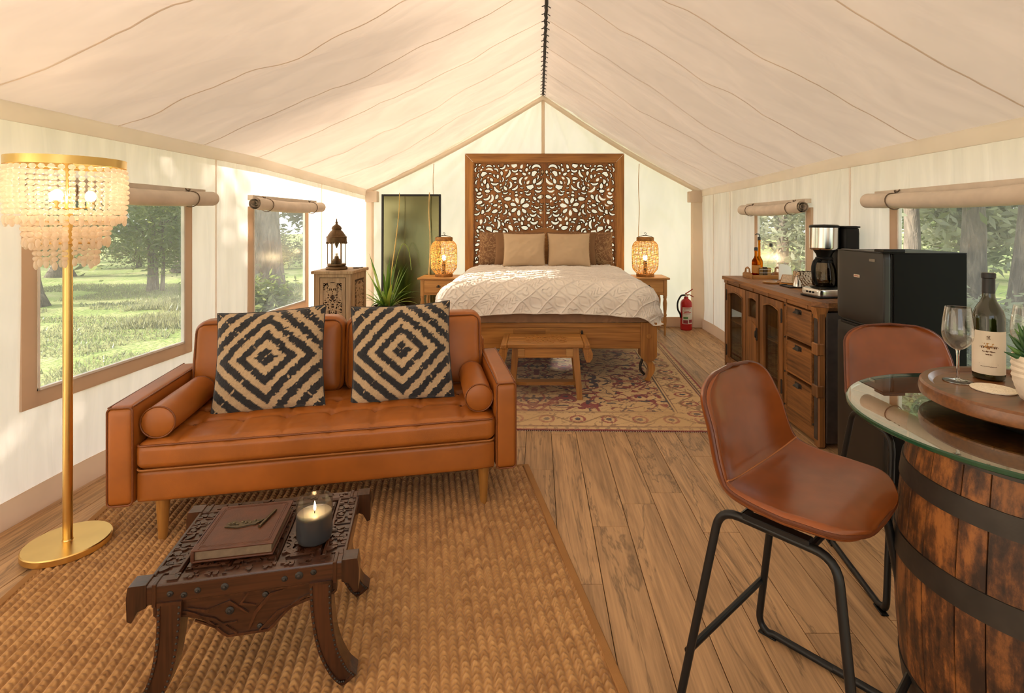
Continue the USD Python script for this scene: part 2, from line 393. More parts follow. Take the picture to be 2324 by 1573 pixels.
ceiling = thing("ceiling", "cream canvas pitched roof of the tent", kind="structure")
for left in (True, False):
    ys = np.linspace(YF, YB, 230); ss = np.linspace(0, 1, 90)
    Y, S = np.meshgrid(ys, ss, indexing="ij")
    xe = XL(Y) if left else XR(Y)
    Xg = xe + (RX - xe) * S
    Xq = np.where(Xg == RX, RX + (-1e-6 if left else 1e-6), Xg)
    P = np.stack([Xg, Y, roof_z(Xq, Y)], -1)
    put("roof_slope", sheet(P, flip=left), CEIL, ceiling, smooth=True)
    for y in (2.3, 3.05, 3.8, 4.5, 5.2, 6.05):
        ss2 = np.linspace(.01, .985, 40); x0 = float((XL if left else XR)(y)); xx = x0 + (RX - x0) * ss2
        yy = y - .05 * np.sin(PI * ss2)
        z = roof_z(xx, yy) - .003
        q = np.stack([np.stack([xx, yy - .006, z], -1), np.stack([xx, yy, z - .002], -1), np.stack([xx, yy + .006, z], -1)], 1)
        put("roof_seam", sheet(q, flip=not left), CEIL, ceiling, smooth=True)
# the outer fly sheet, stretched above the inner roof and past the eaves
for left in (True, False):
    ys = np.linspace(YF - .35, YB + .35, 40); ss = np.linspace(-.16, 1, 24)
    Y, S = np.meshgrid(ys, ss, indexing="ij"); xe = XL(Y) if left else XR(Y); e = np.where(left, EL(Y), ER(Y))
    Xg = xe + (RX - xe) * S
    put("fly_sheet", sheet(np.stack([Xg, Y, e + (RZ - e) * S + .16 - .03 * np.sin(PI * np.clip(S, 0, 1))], -1), flip=left), FLY, ceiling, smooth=True, label="outer fly sheet above the inner roof")
# dark lacing along the ridge
rl = np.linspace(YF, YB - .02, 120)
RIDGE = plain("ridge_lacing", (.035, .03, .028), .8)
put("trim_3", J(tube(np.stack([RX + .004 * np.sin(rl * 40), rl, RZ - .015 + .006 * np.sin(rl * 31)], 1), .014, 6), *[tube(np.array([(RX - .035, y, RZ - .03), (RX, y + .015, RZ - .012), (RX + .035, y + .03, RZ - .03)]), .004, 4) for y in np.arange(.5, 7.1, .16)]), RIDGE,
    label="dark lacing along the roof ridge", kind="structure")

def gable(y, xs, door=None, seed=1, mat=None):
    """An end wall: cloth up to the roof line, drawn in folds towards the peak."""
    zt = np.linspace(0, 1, 60)
    cols = []
    for x in xs:
        top = EL(y) + (RZ - EL(y)) * np.clip((x - XL(y)) / (RX - XL(y)), 0, 1) if x < RX else ER(y) + (RZ - ER(y)) * np.clip((XR(y) - x) / (XR(y) - RX), 0, 1)
        cols.append(np.stack([np.full(60, x), np.full(60, 0.0), zt * float(top)], -1))
    P = np.array(cols)
    ang = np.arctan2(P[..., 0] - RX, 3.3 - P[..., 2])
    rad = np.hypot(P[..., 0] - RX, 3.3 - P[..., 2])
    fold = meshkit.fbm(np.stack([ang * 14, rad * .6, ang * 0 + seed], -1), 3, seed) - .5
    broad = meshkit.fbm(np.stack([P[..., 0] * 1.3, P[..., 2] * 1.1, P[..., 0] * 0 + seed], -1), 3, seed + 4) - .5
    P[..., 1] = y + .045 * fold * np.clip(1.6 - rad * .3, .2, 1) + .07 * broad * np.clip(P[..., 2] / .3, 0, 1)
    return P

xs = np.linspace(float(XL(YB)), float(XR(YB)), 150)
wb = thing("wall_back", "pale cream canvas gable wall behind the bed", kind="structure")
put("cloth", sheet(gable(YB, xs, seed=3)), BACKC, wb, smooth=True)
CORDY = YB - .03
for x in (-1.405, 1.345):
    z1 = 1.4 + (505 - 372) * 7.15 / 1212
    zz = np.linspace(.05, z1, 26)
    put("seam_cord", tube(np.stack([x + .006 * np.sin(zz * 9), np.full(26, YB - .05), zz], 1), .006, 5), TRIM, wb)
put("center_seam", box(RX - .022, RX + .022, YB - .05, YB - .02, .02, 3.05, .004), TRIM, wb)
# front wall, behind the camera, with an open doorway
wf = thing("wall_front", "canvas front wall with an open doorway", kind="structure")
for xa, xb in ((float(XL(YF)), -1.15), (1.05, 2.18)):
    put("cloth", sheet(gable(YF, np.linspace(xa, xb, 30), seed=6), flip=True), CANVAS, wf, smooth=True)
zz = gable(YF, np.linspace(-1.15, 1.05, 40), seed=6)
zz[..., 2] = 2.05 + (zz[..., 2] / zz[:, -1:, 2]) * (zz[:, -1:, 2] - 2.05)
put("cloth", sheet(zz, flip=True), CANVAS, wf, smooth=True)
put("baseboard_back", box(float(XL(YB)), 2.18, YB - .06, YB - .035, 0, .135, .006), BAND, label="brown cloth skirting band along the back wall", kind="structure")
for k, (xe, ze) in enumerate(((float(XL(YB)), 1.83), (2.18, 1.827))):
    a, b = np.array([xe, YB - .07, ze - .005]), np.array([RX, YB - .07, RZ - .03])
    t = np.linspace(0, 1, 20)[:, None]; mid = a + (b - a) * t - np.array([0, 0, .055]) * np.sin(PI * t)
    P = np.stack([mid + np.array(o) for o in ((0, .05, .01), (0, -.004, .012), (0, -.01, -.05), (0, .05, -.05))], 1)
    put(f"trim_{4 + k}", sheet(P, flip=(k == 0)), TRIM, label=f"sloping cloth sleeve of the gable pole on the {'left' if k == 0 else 'right'}", kind="structure", smooth=True)
    s = 1 if k == 0 else -1
    put(f"trim_{6 + k}", J(rbox(xe + s * .015, xe + s * .105, YB - .14, YB - .05, 0, ze - .0, .02), rbox(xe + s * .01, xe + s * .17, YB - .15, YB - .05, ze - .16, ze - .015, .01)), TRIM,
        label=f"cloth wrapped corner pole at the {'left' if k == 0 else 'right'} end of the back wall", kind="structure")

# ---------------------------------------------------------------- windows
VINYL = pane("clear_vinyl", (.97, .98, .96), .03, rough=.16)
VALX = 0
BEADW = plain("welt", (.75, .72, .66), .6)
def window(n, roll_lo, roll_hi, zr, rr, lab):
    side, y0, y1, z0, z1 = WIN[n]
    X = XL if side == "L" else XR; s = 1 if side == "L" else -1
    w = thing(f"window_{n}", lab, kind="structure")
    fw = .075
    def at(y, z, o): return (float(X(y)) + s * o, y, z)
    def bar(ya, yb, za, zb, o0=-.006, o1=.014):
        p = [at(y, z, o) for y in (ya, yb) for z in (za, zb) for o in (o0, o1)]
        return hull(p)
    for a in ((y0 - fw, y0, z0 - fw, z1), (y1, y1 + fw, z0 - fw, z1), (y0 - .001, y1 + .001, z0 - fw, z0)):
        put("frame_strip", bar(*a), BAND, w)
    for a in ((y0, y0 + .012, z0, z1), (y1 - .012, y1, z0, z1), (y0, y1, z0, z0 + .012)):
        put("welt", bar(*a, -.003, .017), BEADW, w)
    put("window_pane", bar(y0, y1, z0, z1 + .05, -.0015, .0015), VINYL, w)
    # the rolled-up blind: a spiral of cloth, tied with two cords
    L = roll_hi - roll_lo; N = 28
    th = np.linspace(0, 2 * PI * 2.6, 80)
    ys = np.linspace(roll_lo, roll_hi, N)
    P = []
    for y in ys:
        q = (y - roll_lo) / L
        pin = 1 - .10 * math.exp(-((q - .16) / .03) ** 2) - .10 * math.exp(-((q - .84) / .03) ** 2) + .05 * (float(meshkit.noise(np.array([[y * 6, n, 0.3]]))[0]) - .5)
        sagz = -.020 * math.sin(PI * q)
        r = rr * (.22 + .78 * th / th[-1]) * pin
        g = th + PI / 2 - th[-1]
        P.append(np.stack([float(X(y)) + s * (.022 + rr + r * np.cos(g)), np.full_like(th, y), zr + sagz + r * np.sin(g) * .95], -1))
    P = np.array(P)
    bl = put("rolled_blind", sheet(P), ROLLC, w, smooth=True)
    put("blind_flap", bar(roll_lo + .03, roll_hi - .03, zr + rr * .55, zr + rr * 1.18, -.002, rr * .9 + .0), ROLLC, w)
    for q in (.16, .84):
        y = roll_lo + q * L; g = np.linspace(0, 2 * PI, 22)
        cz = zr - .020 * math.sin(PI * q)
        put("tie_cord", tube(np.stack([float(X(y)) + s * (.022 + rr + rr * .97 * np.cos(g)), y + .012 * np.sin(g) , cz + rr * .93 * np.sin(g)], 1), .0032, 6, closed=True), CORD, bl)
        put("tie_bow", J(tube(smooth_path([at(y - .02, cz + rr + .016, .05), at(y - .004, cz + rr + .004, .055), at(y + .025, cz + rr + .014, .05), at(y + .006, cz + rr - .006, .056), at(y - .02, cz + rr - .02, .06)], 20), .004, 5)), CORD, bl)
window(1, 2.45, 3.80, 1.565, .056, "large left window with its canvas blind rolled up")
window(2, 4.33, 5.56, 1.555, .058, "smaller left window showing a thick tree trunk")
window(3, 4.24, 5.50, 1.525, .056, "small right window above the sideboard")
window(4, 1.85, 3.42, 1.535, .052, "large right window behind the fridge")

# ================================================================ outside: lawn, trees, shrubs
GZ = -.30
GRASS = usdkit.material(stage, LK + "lawn", {
    "g": ("geometry", {}), "n1": ("noise_texture", {"scale": .9, "detail": 5.0}), "n2": ("noise_texture", {"scale": 14.0, "detail": 4.0}),
    "r1": ("rgb_ramp", {"ramp": [(0, (.16, .24, .05)), (.45, (.32, .40, .10)), (.60, (.52, .50, .22)), (1, (.66, .58, .34))]}),
    "mx": ("mix_float", {"fac": .4}), "b": ("bump", {"strength": .9, "distance": .06}), "p": ("principled_bsdf", {"roughness": .9})},
    [("g.position", "n1.vector"), ("g.position", "n2.vector"), ("n1.fac", "mx.a"), ("n2.fac", "mx.b"), ("mx.result", "r1.fac"), ("r1.color", "p.base_color"), ("n2.fac", "b.height"), ("b.normal", "p.normal")], surface="p.BSDF")
gx = np.linspace(-60, 60, 121); gy = np.linspace(-40, 80, 121)
GX, GY = np.meshgrid(gx, gy, indexing="ij")
gzz = GZ + .25 * (meshkit.fbm(np.stack([GX * .15, GY * .15, GX * 0], -1), 3, 2) - .5) * np.clip((np.hypot(GX, GY - 3) - 6) / 10, 0, 1)
put("ground", sheet(np.stack([GX, GY, gzz], -1)), GRASS, label="sunlit lawn around the tent", kind="structure", smooth=True)
put("platform", box(-2.85, 2.5, YF - .2, YB + .2, GZ - .05, -.125), plain("platform_wood", (.14, .09, .05), .8), label="timber deck under the tent floor", kind="structure")

def leafmat(name, col, tcol):
    return usdkit.material(stage, LK + name, {"i": ("geometry", {}), "v": ("map_range", {"to_min": .55, "to_max": 1.45}), "h": ("hsv", {"color": col}), "h2": ("hsv", {"color": tcol}),
        "d": ("diffuse_bsdf", {}), "g": ("glossy_bsdf", {"color": (.9, .95, .9), "roughness": .4}), "x0": ("mix_closure", {"fac": .06}), "t": ("translucent_bsdf", {}), "x": ("mix_closure", {"fac": .45})},
        [("i.random_per_island", "v.value"), ("v.result", "h.value"), ("v.result", "h2.value"), ("h.color", "d.color"), ("h2.color", "t.color"), ("d.BSDF", "x0.closure1"), ("g.BSDF", "x0.closure2"), ("x0.closure", "x.closure1"), ("t.BSDF", "x.closure2")], surface="x.closure")
LEAF = [leafmat("leaf_mid", (.22, .28, .12), (.55, .62, .20)), leafmat("leaf_dark", (.14, .19, .085), (.36, .44, .14)), leafmat("leaf_pale", (.40, .42, .24), (.72, .72, .36))]
LEAF.append(leafmat("leaf_bleached", (.52, .54, .38), (.85, .86, .55)))
BARK = usdkit.material(stage, LK + "bark", {"t": ("texture_coordinate", {}), "m": ("mapping", {"scale": (14, 14, 3.5)}), "n": ("noise_texture", {"scale": 1.0, "detail": 6.0, "distortion": 1.0}),
    "r": ("rgb_ramp", {"ramp": [(0, (.05, .038, .03)), (.5, (.17, .135, .105)), (1, (.42, .35, .28))]}), "b": ("bump", {"strength": 1.0, "distance": .05}), "p": ("principled_bsdf", {"roughness": .95})},
    [("t.object", "m.vector"), ("m.vector", "n.vector"), ("n.fac", "r.fac"), ("r.color", "p.base_color"), ("n.fac", "b.height"), ("b.normal", "p.normal")], surface="p.BSDF")

def leaves(c, s, n, size, g):
    """n diamond leaves scattered about the clump centres c."""
    k = g.integers(0, len(c), n)
    p = c[k] + g.normal(0, 1, (n, 3)) * s
    a = g.normal(0, 1, (n, 3)); a[:, 2] *= .6; a /= np.linalg.norm(a, axis=1, keepdims=True)
    b = np.cross(a, g.normal(0, 1, (n, 3))); b /= np.linalg.norm(b, axis=1, keepdims=True)
    L = (size * g.uniform(.6, 1.3, n))[:, None]; a = a * L; b = b * L * .32
    v = np.stack([p - a, p + b - a * .15, p + a, p - b - a * .15], 1).reshape(-1, 3)
    i = np.arange(n)[:, None] * 4
    return v, np.vstack([i + [0, 1, 2], i + [0, 2, 3]])

def tree(name, x, y, label, h=6.0, cr=(2.0, 2.0, 2.0), cz=4.0, tr=.18, n=7000, size=.11, mat=0, seed=1, clumps=60, flare=1.0, cat="tree", spread=.42, lean=0.0, stems=1):
    g = np.random.default_rng(seed)
    t = thing(name, label, cat, (x, y, GZ))
    d = g.normal(0, 1, (clumps, 3)); d /= np.linalg.norm(d, axis=1, keepdims=True)
    c = d * (g.uniform(.25, 1, (clumps, 1)) ** .5) * np.array(cr) + (lean * .6, 0, cz)
    c[:, 2] = np.maximum(c[:, 2], .25)
    tubes = []
    for k in range(stems):
        o = g.normal(0, .12, 2) * (stems > 1)
        zz = np.linspace(0, cz, 12)
        px = o[0] + lean * zz / h + .05 * np.sin(zz * 1.7 + k) * (zz / cz); py = o[1] + .05 * np.cos(zz * 1.3 + k) * (zz / cz)
        rr = tr * (1 - .55 * zz / cz) + tr * flare * np.exp(-zz / .28)
        v, f = tube(np.stack([px, py, zz - .03], 1), rr, 20)
        if tr > .15: v = v + (meshkit.fbm(v * np.array([7, 7, 1.6]), 3, seed)[:, None] - .5) * tr * .55 * np.array([1, 1, 0]) * ((v - [0, 0, 0]) / (np.linalg.norm(v[:, :2], axis=1).max() + 1e-6))
        tubes.append((v, f))
    for q in tubes: put("trunk", q, BARK, t, smooth=True)
    br = []
    for q in c[:14]:
        pp = smooth_path([(lean * .5, 0, cz * g.uniform(.35, .85)), (q * .5 + np.array([0, 0, cz * .42])), q], 8)
        br.append(tube(pp, np.linspace(tr * .28, .012, len(pp)), 5))
    put("branch", J(*br), BARK, t, smooth=True)
    put("foliage", leaves(c, spread, n, size, g), LEAF[mat], t, smooth=False)
    return t

tree("broad_tree", -5.74, 11.3, "thick old grey tree trunk filling the smaller left window", 9, (2.4, 2.0, 1.6), 5.6, .30, 6000, .13, 0, 11, flare=.9)
tree("small_tree", -9.7, 13.6, "bushy small tree with thin stems on the lawn beyond the large left window", 3.0, (1.1, 1.0, 1.35), 1.75, .045, 5200, .075, 0, 12, 50, .3, spread=.26, stems=4)
tree("shade_tree", -10.4, 10.9, "dark leafy tree behind the beaded lamp, seen through the large left window", 5, (1.3, 1.1, 1.8), 3.0, .17, 7000, .10, 1, 13)
tree("lawn_tree", -11.1, 1.65, "dense tree standing on the lawn left of the tent front", 5.5, (1.3, 1.25, 1.9), 3.4, .2, 11000, .12, 1, 14, spread=.34)
for k, (x, y, m, hh, lab) in enumerate([(-21, 23, 1, 3.4, "dark tree far left at the end of the lawn"), (-17.5, 26, 0, 3.8, "leafy tree at the end of the lawn behind the small bushy tree"), (-14.5, 25, 2, 3.0, "pale sunlit tree at the end of the lawn left of the thick trunk"),
                                        (-12.0, 28, 1, 4.2, "tall dark tree right of the thick trunk at the far lawn edge"), (-8.5, 27, 0, 3.6, "mid green tree at the far lawn edge beyond the smaller left window"), (-27, 19, 0, 3.8, "wide tree at the far left end of the lawn"),
                                        (-30, 10, 1, 4.0, "dark tree beyond the left lawn beside the tent front"), (-15.2, 17.0, 0, 3.6, "leafy tree between the small bushy tree and the lamp, beyond the large left window"), (-12.4, 18.6, 2, 3.6, "sunlit tree right behind the small bushy tree")]):
    tree("background_tree", x, y, lab, 7, (1.35, 1.2, hh * .85), hh, .2, 5200, .20, m, 30 + k, 60, spread=.42)
for k, (x, y, lab) in enumerate([(-9.6, 19.5, "pale dry shrub right of the thick trunk beyond the smaller left window"), (-8.4, 20.5, "silvery low shrub next to the lawn strip seen in the smaller left window"), (-15.5, 20.5, "pale shrub below the trees in the large left window"), (-5.1, 9.7, "leafy weeds growing at the foot of the thick trunk")]):
    tree("shrub", x, y, lab, 1.2, (.95, .7, .55) if k < 3 else (.5, .3, .12), .65 if k < 3 else .12, .03, 2600, .07, 2 if k < 3 else 0, 50 + k, 30, .2, cat="shrub", spread=.2, stems=3)
for k, (x, y, lab, tr, m) in enumerate([(6.35, 9.1, "slim rough trunk near the left edge of the large right window", .16, 2), (6.5, 8.0, "reddish rough trunk in the middle of the large right window", .20, 0), (6.0, 6.7, "dark leaning trunk right of the wine bottle beyond the large right window", .17, 1),
                                        (5.2, 11.4, "leafy tree filling the small right window", .15, 2), (4.6, 13.6, "dark stemmed tree behind the leafy one in the small right window", .14, 0)]):
    tree("woodland_tree", x, y, lab, 6, (.85, .8, 1.2) if k < 3 else (.8, .8, 2.2), 3.4 if k < 3 else 2.6, tr, 4200, .11, 3 if m == 2 else m, 60 + k, 60, .5, spread=.22, lean=.5 if k == 2 else 0)
for k, (x, y, m, lab) in enumerate([(15.0, 20, 0, "green tree far behind the trunks in the large right window"), (18.5, 18.5, 1, "dark tree far right behind the trunks"), (11.5, 21.5, 2, "pale tree far behind the small right window"), (12.6, 15.6, 3, "light leafy tree between the two rough trunks"), (20, 12, 0, "broad tree at the right edge of the large right window"), (8, 23, 1, "dark tree behind the back right corner of the tent"), (11, 5, 0, "leafy tree right of the tent beside the large window")]):
    tree("edge_tree", x, y, lab, 7, (1.4, 1.2, 2.6), 3.0, .2, 4600, .20, m, 80 + k, 60, spread=.40)
for k, (x, y, lab) in enumerate([(7.6, 10.6, "fern like shrub between the trunks in the large right window"), (7.2, 7.2, "low green shrub at the foot of the reddish trunk"), (5.0, 6.2, "grey green shrub close outside the large right window"), (5.6, 9.0, "low fern by the small right window")]):
    tree("undergrowth", x, y, lab, 1.0, (.6, .45, .35), .42, .025, 2600, .08, (3, 2)[k % 2], 100 + k, 26, .2, cat="shrub", spread=.13, stems=3)

def blades(n, x0, x1, y0, y1, hgt, seed):
    g = np.random.default_rng(seed)
    p = np.stack([g.uniform(x0, x1, n), g.uniform(y0, y1, n)], 1)
    keep = meshkit.fbm(np.stack([p[:, 0] * .8, p[:, 1] * .8, p[:, 0] * 0], -1), 3, seed) > .42
    p = p[keep]; n = len(p)
    ix = GZ + .25 * (meshkit.fbm(np.stack([p[:, 0] * .15, p[:, 1] * .15, p[:, 0] * 0], -1), 3, 2) - .5) * np.clip((np.hypot(p[:, 0], p[:, 1] - 3) - 6) / 10, 0, 1)
    a = g.uniform(0, 2 * PI, n); h = hgt * g.uniform(.4, 1.4, n); w = .012
    base = np.column_stack([p, ix - .005]); side = np.column_stack([np.cos(a) * w, np.sin(a) * w, np.zeros(n)])
    tip = base + np.column_stack([g.normal(0, .4, n) * h, g.normal(0, .4, n) * h, h])
    return np.stack([base - side, base + side, tip], 1).reshape(-1, 3), np.arange(3 * n).reshape(-1, 3)
put("grass", J(blades(60000, -13, -3.0, 3.4, 15, .06, 5), blades(14000, -8, -4.5, 8.5, 12, .12, 6), blades(26000, 3.0, 9.5, 4, 13, .08, 7)), LEAF[2], label="short sunlit grass blades on the lawn outside the windows", cat="grass", kind="stuff", smooth=False)

# ================================================================ shared looks and builders for the furniture
LEATHER = plain("tan_leather", srgb(158, 90, 30), .40, vary=.16, scale=5, bump=.12, bscale=260)
LEATHERD = plain("tan_leather_piping", srgb(118, 62, 20), .45, vary=.1)
STITCH = plain("pale_stitching", srgb(160, 100, 44), .7)
SADDLE = plain("saddle_leather", srgb(128, 66, 26), .26, vary=.24, scale=6, bump=.06, bscale=300, coat_weight=.15, coat_roughness=.2)
BRASS = plain("brushed_brass", (.80, .56, .20), .28, 1.0, vary=.06)
BLACKM = plain("black_metal", (.009, .009, .009), .4, 0.0, vary=.05, specular_ior_level=.35)
IRON = plain("dark_iron", (.05, .043, .037), .55, .7, vary=.25, scale=20)
STEEL = plain("polished_steel", (.62, .60, .57), .18, 1.0, vary=.04)
TEAKX, TEAKY, TEAKZ = (wood("teak_" + a, srgb(124, 76, 26), srgb(194, 136, 66), a, .42, .9, .10, .25) for a in "xyz")
OAKX, OAKY, OAKZ = (wood("pine_" + a, srgb(154, 104, 50), srgb(218, 166, 98), a, .45, .9, .08, .2) for a in "xyz")
DARKX, DARKY, DARKZ = (wood("carved_dark_" + a, srgb(30, 16, 10), srgb(80, 45, 26), a, .25, 1.2, .14, .35, coat=.3) for a in "xyz")
RUSTX, RUSTY, RUSTZ = (wood("rustic_" + a, srgb(78, 48, 22), srgb(164, 110, 58), a, .5, 1.0, .14, .5) for a in "xyz")
LEGW = wood("leg_wood", srgb(140, 92, 38), srgb(170, 118, 56), "z", .35, 1, .05, .1)

def puff(x0, x1, y0, y1, z0, z1, r, n=24, bulge=0.0, wob=0.0, seed=0, bx=1, by=1, bz=1, fn=None):
    """A soft box: rounded, swelling faces, slightly uneven."""
    h = np.array([x1 - x0, y1 - y0, z1 - z0]) / 2; c = np.array([x0 + x1, y0 + y1, z0 + z1]) / 2
    r = min(r, *(h * .98))
    g = np.linspace(-1, 1, n); A, B = np.meshgrid(g, g, indexing="ij")
    vs, fs, k = [], [], 0
    for ax in range(3):
        for s in (-1, 1):
            P = np.empty((n, n, 3)); P[..., ax] = s; P[..., (ax + 1) % 3] = A; P[..., (ax + 2) % 3] = B
            vs.append(P.reshape(-1, 3)); f = gridfaces(n, n); fs.append((f if s > 0 else f[:, ::-1]) + k); k += n * n
    q = np.vstack(vs); f = np.vstack(fs)
    p = q * h; inn = np.clip(p, -(h - r), h - r); d = p - inn; L = np.linalg.norm(d, axis=1, keepdims=True)
    nrm = d / np.maximum(L, 1e-9); p = inn + nrm * r
    w = (1 - q ** 4)
    bul = np.stack([w[:, 1] * w[:, 2] * bx, w[:, 0] * w[:, 2] * by, w[:, 0] * w[:, 1] * bz], 1) * np.sign(q) * (np.abs(q) > .999) * bulge
    p = p + bul
    if wob: p = p + nrm * ((meshkit.fbm((p + 5) * 7, 3, seed) - .5) * 2 * wob)[:, None]
    p = p + c
    if fn is not None: p = fn(p, nrm)
    m = trimesh.Trimesh(p, f, process=False); m.merge_vertices(digits_vertex=5)
    return np.array(m.vertices), np.array(m.faces)

def rrect_loop(a, b, r, n=6):
    """The outline of a rounded rectangle, half sizes a, b, as (m, 2) points."""
    out = []
    for cx, cy, t0 in ((a - r, b - r, 0), (-a + r, b - r, PI / 2), (-a + r, -b + r, PI), (a - r, -b + r, 1.5 * PI)):
        for t in np.linspace(t0, t0 + PI / 2, n): out.append((cx + r * math.cos(t), cy + r * math.sin(t)))
    return np.array(out)

def stroke(pts, w, taper=True):
    p = np.asarray(pts, float); n = len(p)
    t = np.gradient(p, axis=0); t /= np.linalg.norm(t, axis=1, keepdims=True) + 1e-9
    q = np.stack([-t[:, 1], t[:, 0]], 1) * (w * (np.sin(np.linspace(.25, PI - .12, n)) ** .6 if taper else np.ones(n)))[:, None]
    return sg.Polygon(np.vstack([p + q, (p - q)[::-1]])).buffer(.0004)

def tracery(w, h, seed, n=26, sw=.006, mirror=True):
    """Carved scrolls filling a rectangle centred on 0: a shapely shape."""
    g = random.Random(seed); out = []
    for _ in range(n):
        cx, cy = g.uniform(0 if mirror else -w / 2, w / 2), g.uniform(-h / 2, h / 2)
        s = g.uniform(.10, .26) * min(w, h); a0 = g.uniform(0, 2 * PI); turn = g.choice((-1, 1)) * g.uniform(2.2, 5.2)
        t = np.linspace(0, 1, 18)
        pts = np.stack([cx + s * (1 - .8 * t) * np.cos(a0 + turn * t), cy + s * (1 - .8 * t) * np.sin(a0 + turn * t)], 1)
        out.append(stroke(pts, sw * g.uniform(.7, 1.4)))
        if g.random() < .6:
            out.append(affinity.rotate(affinity.scale(sg.Point(pts[-1]).buffer(sw * 1.5, 5), 1.7, .9), math.degrees(a0)))
    u = unary_union([q.buffer(0) for q in out])
    if mirror: u = unary_union([u, affinity.scale(u, -1, 1, origin=(0, 0))])
    return u.intersection(sg.box(-w / 2, -h / 2, w / 2, h / 2)).simplify(.0006)

SU = np.array([.977, .214]); RSOFA = math.atan2(.214, .977)
def UV(u, v): return (u * .977 - v * .214, u * .214 + v * .977)

# ================================================================ jute rug
def rug_tint(n): pass
cx_, cy_ = UV(-.46, 1.85)
t = thing("jute_rug", "golden brown braided jute rug under the sofa and carved table", "rug", (cx_, cy_, 0), RSOFA)
xs_ = np.linspace(-1.03, 1.03, 560); ys_ = np.linspace(-1.15, 1.15, 600)
GX, GY = np.meshgrid(xs_, ys_, indexing="ij")
warp = (meshkit.fbm(np.stack([GX * 3, GY * 2.2, GX * 0], -1), 2, 4) - .5) * .02
pit = .032; fr = (GX + warp) / pit; fc = fr - np.floor(fr); hmp = 1 - np.abs(2 * fc - 1) ** 2.2
ph = GY / .0215 + np.abs(2 * fc - 1) * .55 + np.floor(fr) * .37 + (meshkit.noise(np.stack([GX * 40, GY * 14, GX * 0], -1), 3) - .5) * .9
st = np.abs(np.sin(PI * ph)) ** .7
fuzz = meshkit.fbm(np.stack([GX * 120, GY * 120, GX * 0], -1), 2, 8)
hz = .001 + .0145 * hmp * (.25 + .75 * st) + .002 * fuzz
m1 = meshkit.fbm(np.stack([GX * 1.3, GY * 1.3, GX * 0], -1), 3, 12)[..., None]; m2 = meshkit.noise(np.stack([np.floor(fr) * 3.1, np.floor(ph) * 1.7, GX * 0], -1), 13)[..., None]
ca, cb = np.array(srgb(150, 104, 56)), np.array(srgb(216, 168, 108))
col = ca + (cb - ca) * np.clip(.15 + .5 * m1 + .6 * (m2 - .5) + .3 * (fuzz[..., None] - .5), 0, 1)
put("braid", sheet(np.stack([GX, GY, hz], -1)), tinted("jute", .95, .6, 700), t, color=col.reshape(-1, 3))
JB = plain("jute_binding", srgb(158, 112, 62), .9, vary=.08, bump=.5, bscale=500)
for x in (-1.045, 1.045): put("binding", rbox(x - .0165, x + .0165, -1.165, 1.165, .0005, .0125, .005, 1), JB, t)
for y in (-1.158, 1.158): put("binding", rbox(-1.03, 1.03, y - .01, y + .01, .0005, .0125, .004, 1), JB, t)

# ================================================================ patterned rug by the bed
t = thing("patterned_rug", "faded oriental rug in beige, wine red and navy under the bed", "rug", (-.02, 4.90, 0), math.radians(-1.6))
A_, B_ = 1.40, 1.31
xs_ = np.linspace(-A_, A_, 420); ys_ = np.linspace(-B_, B_, 400)
GX, GY = np.meshgrid(xs_, ys_, indexing="ij"); Zr = GX * 0
ed = np.minimum(A_ - np.abs(GX), B_ - np.abs(GY))
sx, sy = np.abs(GX), np.abs(GY + .2)
def ridge(s, seed, o=3):
    w = meshkit.fbm(np.stack([sx * s * .5, sy * s * .5, Zr], -1), 2, seed + 50) - .5
    return np.abs(meshkit.fbm(np.stack([sx * s + w * 2, sy * s - w * 2, Zr + seed], -1), o, seed) - .5)
fade = meshkit.fbm(np.stack([GX * 2, GY * 2, Zr], -1), 4, 60); dots = meshkit.noise(np.stack([GX * 130, GY * 130, Zr], -1), 61)
col = np.array(srgb(196, 158, 104)) + (np.array(srgb(222, 190, 140)) - np.array(srgb(196, 158, 104))) * fade[..., None]
def lay(mask, c, a=1.0):
    global col
    mk = (np.clip(mask, 0, 1) * a * np.clip(.6 + 1.3 * (fade - .25) + .5 * (dots - .5), .4, 1))[..., None]
    col = col * (1 - mk) + np.array(srgb(*c)) * mk
field = (ed > .36)
lay(field & (ridge(7, 1) < .028), (122, 34, 40)); lay(field & (ridge(9, 2) < .030), (62, 38, 52)); lay(field & (ridge(4.5, 3, 2) < .022), (140, 44, 44))
lay(field & (meshkit.noise(np.stack([sx * 16, sy * 16, Zr], -1), 5) > .80), (128, 34, 40)); lay(field & (meshkit.noise(np.stack([sx * 19, sy * 19, Zr], -1), 6) > .83), (50, 36, 56))
lay(field & (ridge(12, 8) < .02), (120, 84, 48), .6)
band = (ed > .075) & (ed < .33)
along = np.where(A_ - np.abs(GX) < B_ - np.abs(GY), GY, GX); mid = (ed - .2) / .13
ros = np.hypot(((along / .22) % 1 - .5) * 1.7, mid * .8)
lay(band & (np.abs(ros - .38) < .07) & (dots > .2), (150, 60, 52)); lay(band & (ros < .16), (70, 62, 70)); lay(band & (ridge(15, 9) < .028), (104, 62, 44), .7)
lay(band & (np.abs(mid - .55 * np.sin(along * 2 * PI / .44)) < .09), (128, 90, 52), .8)
for e0, w_, c in ((.355, .006, (70, 44, 40)), (.335, .004, (110, 60, 44)), (.07, .005, (110, 56, 44)), (.05, .004, (92, 58, 44))): lay(np.abs(ed - e0) < w_, c, 1)
lay((ed > .012) & (ed < .05) & (np.abs(((along / .07) % 1) - .5) < .2) & (dots > .3), (120, 96, 74), .7)
lay(ed < .014, (140, 38, 40), 1)
hz = .008 + .0012 * dots + .001 * fade
put("pile", sheet(np.stack([GX, GY, hz], -1)), tinted("rug_wool", .95, .5, 600), t, color=col.reshape(-1, 3))
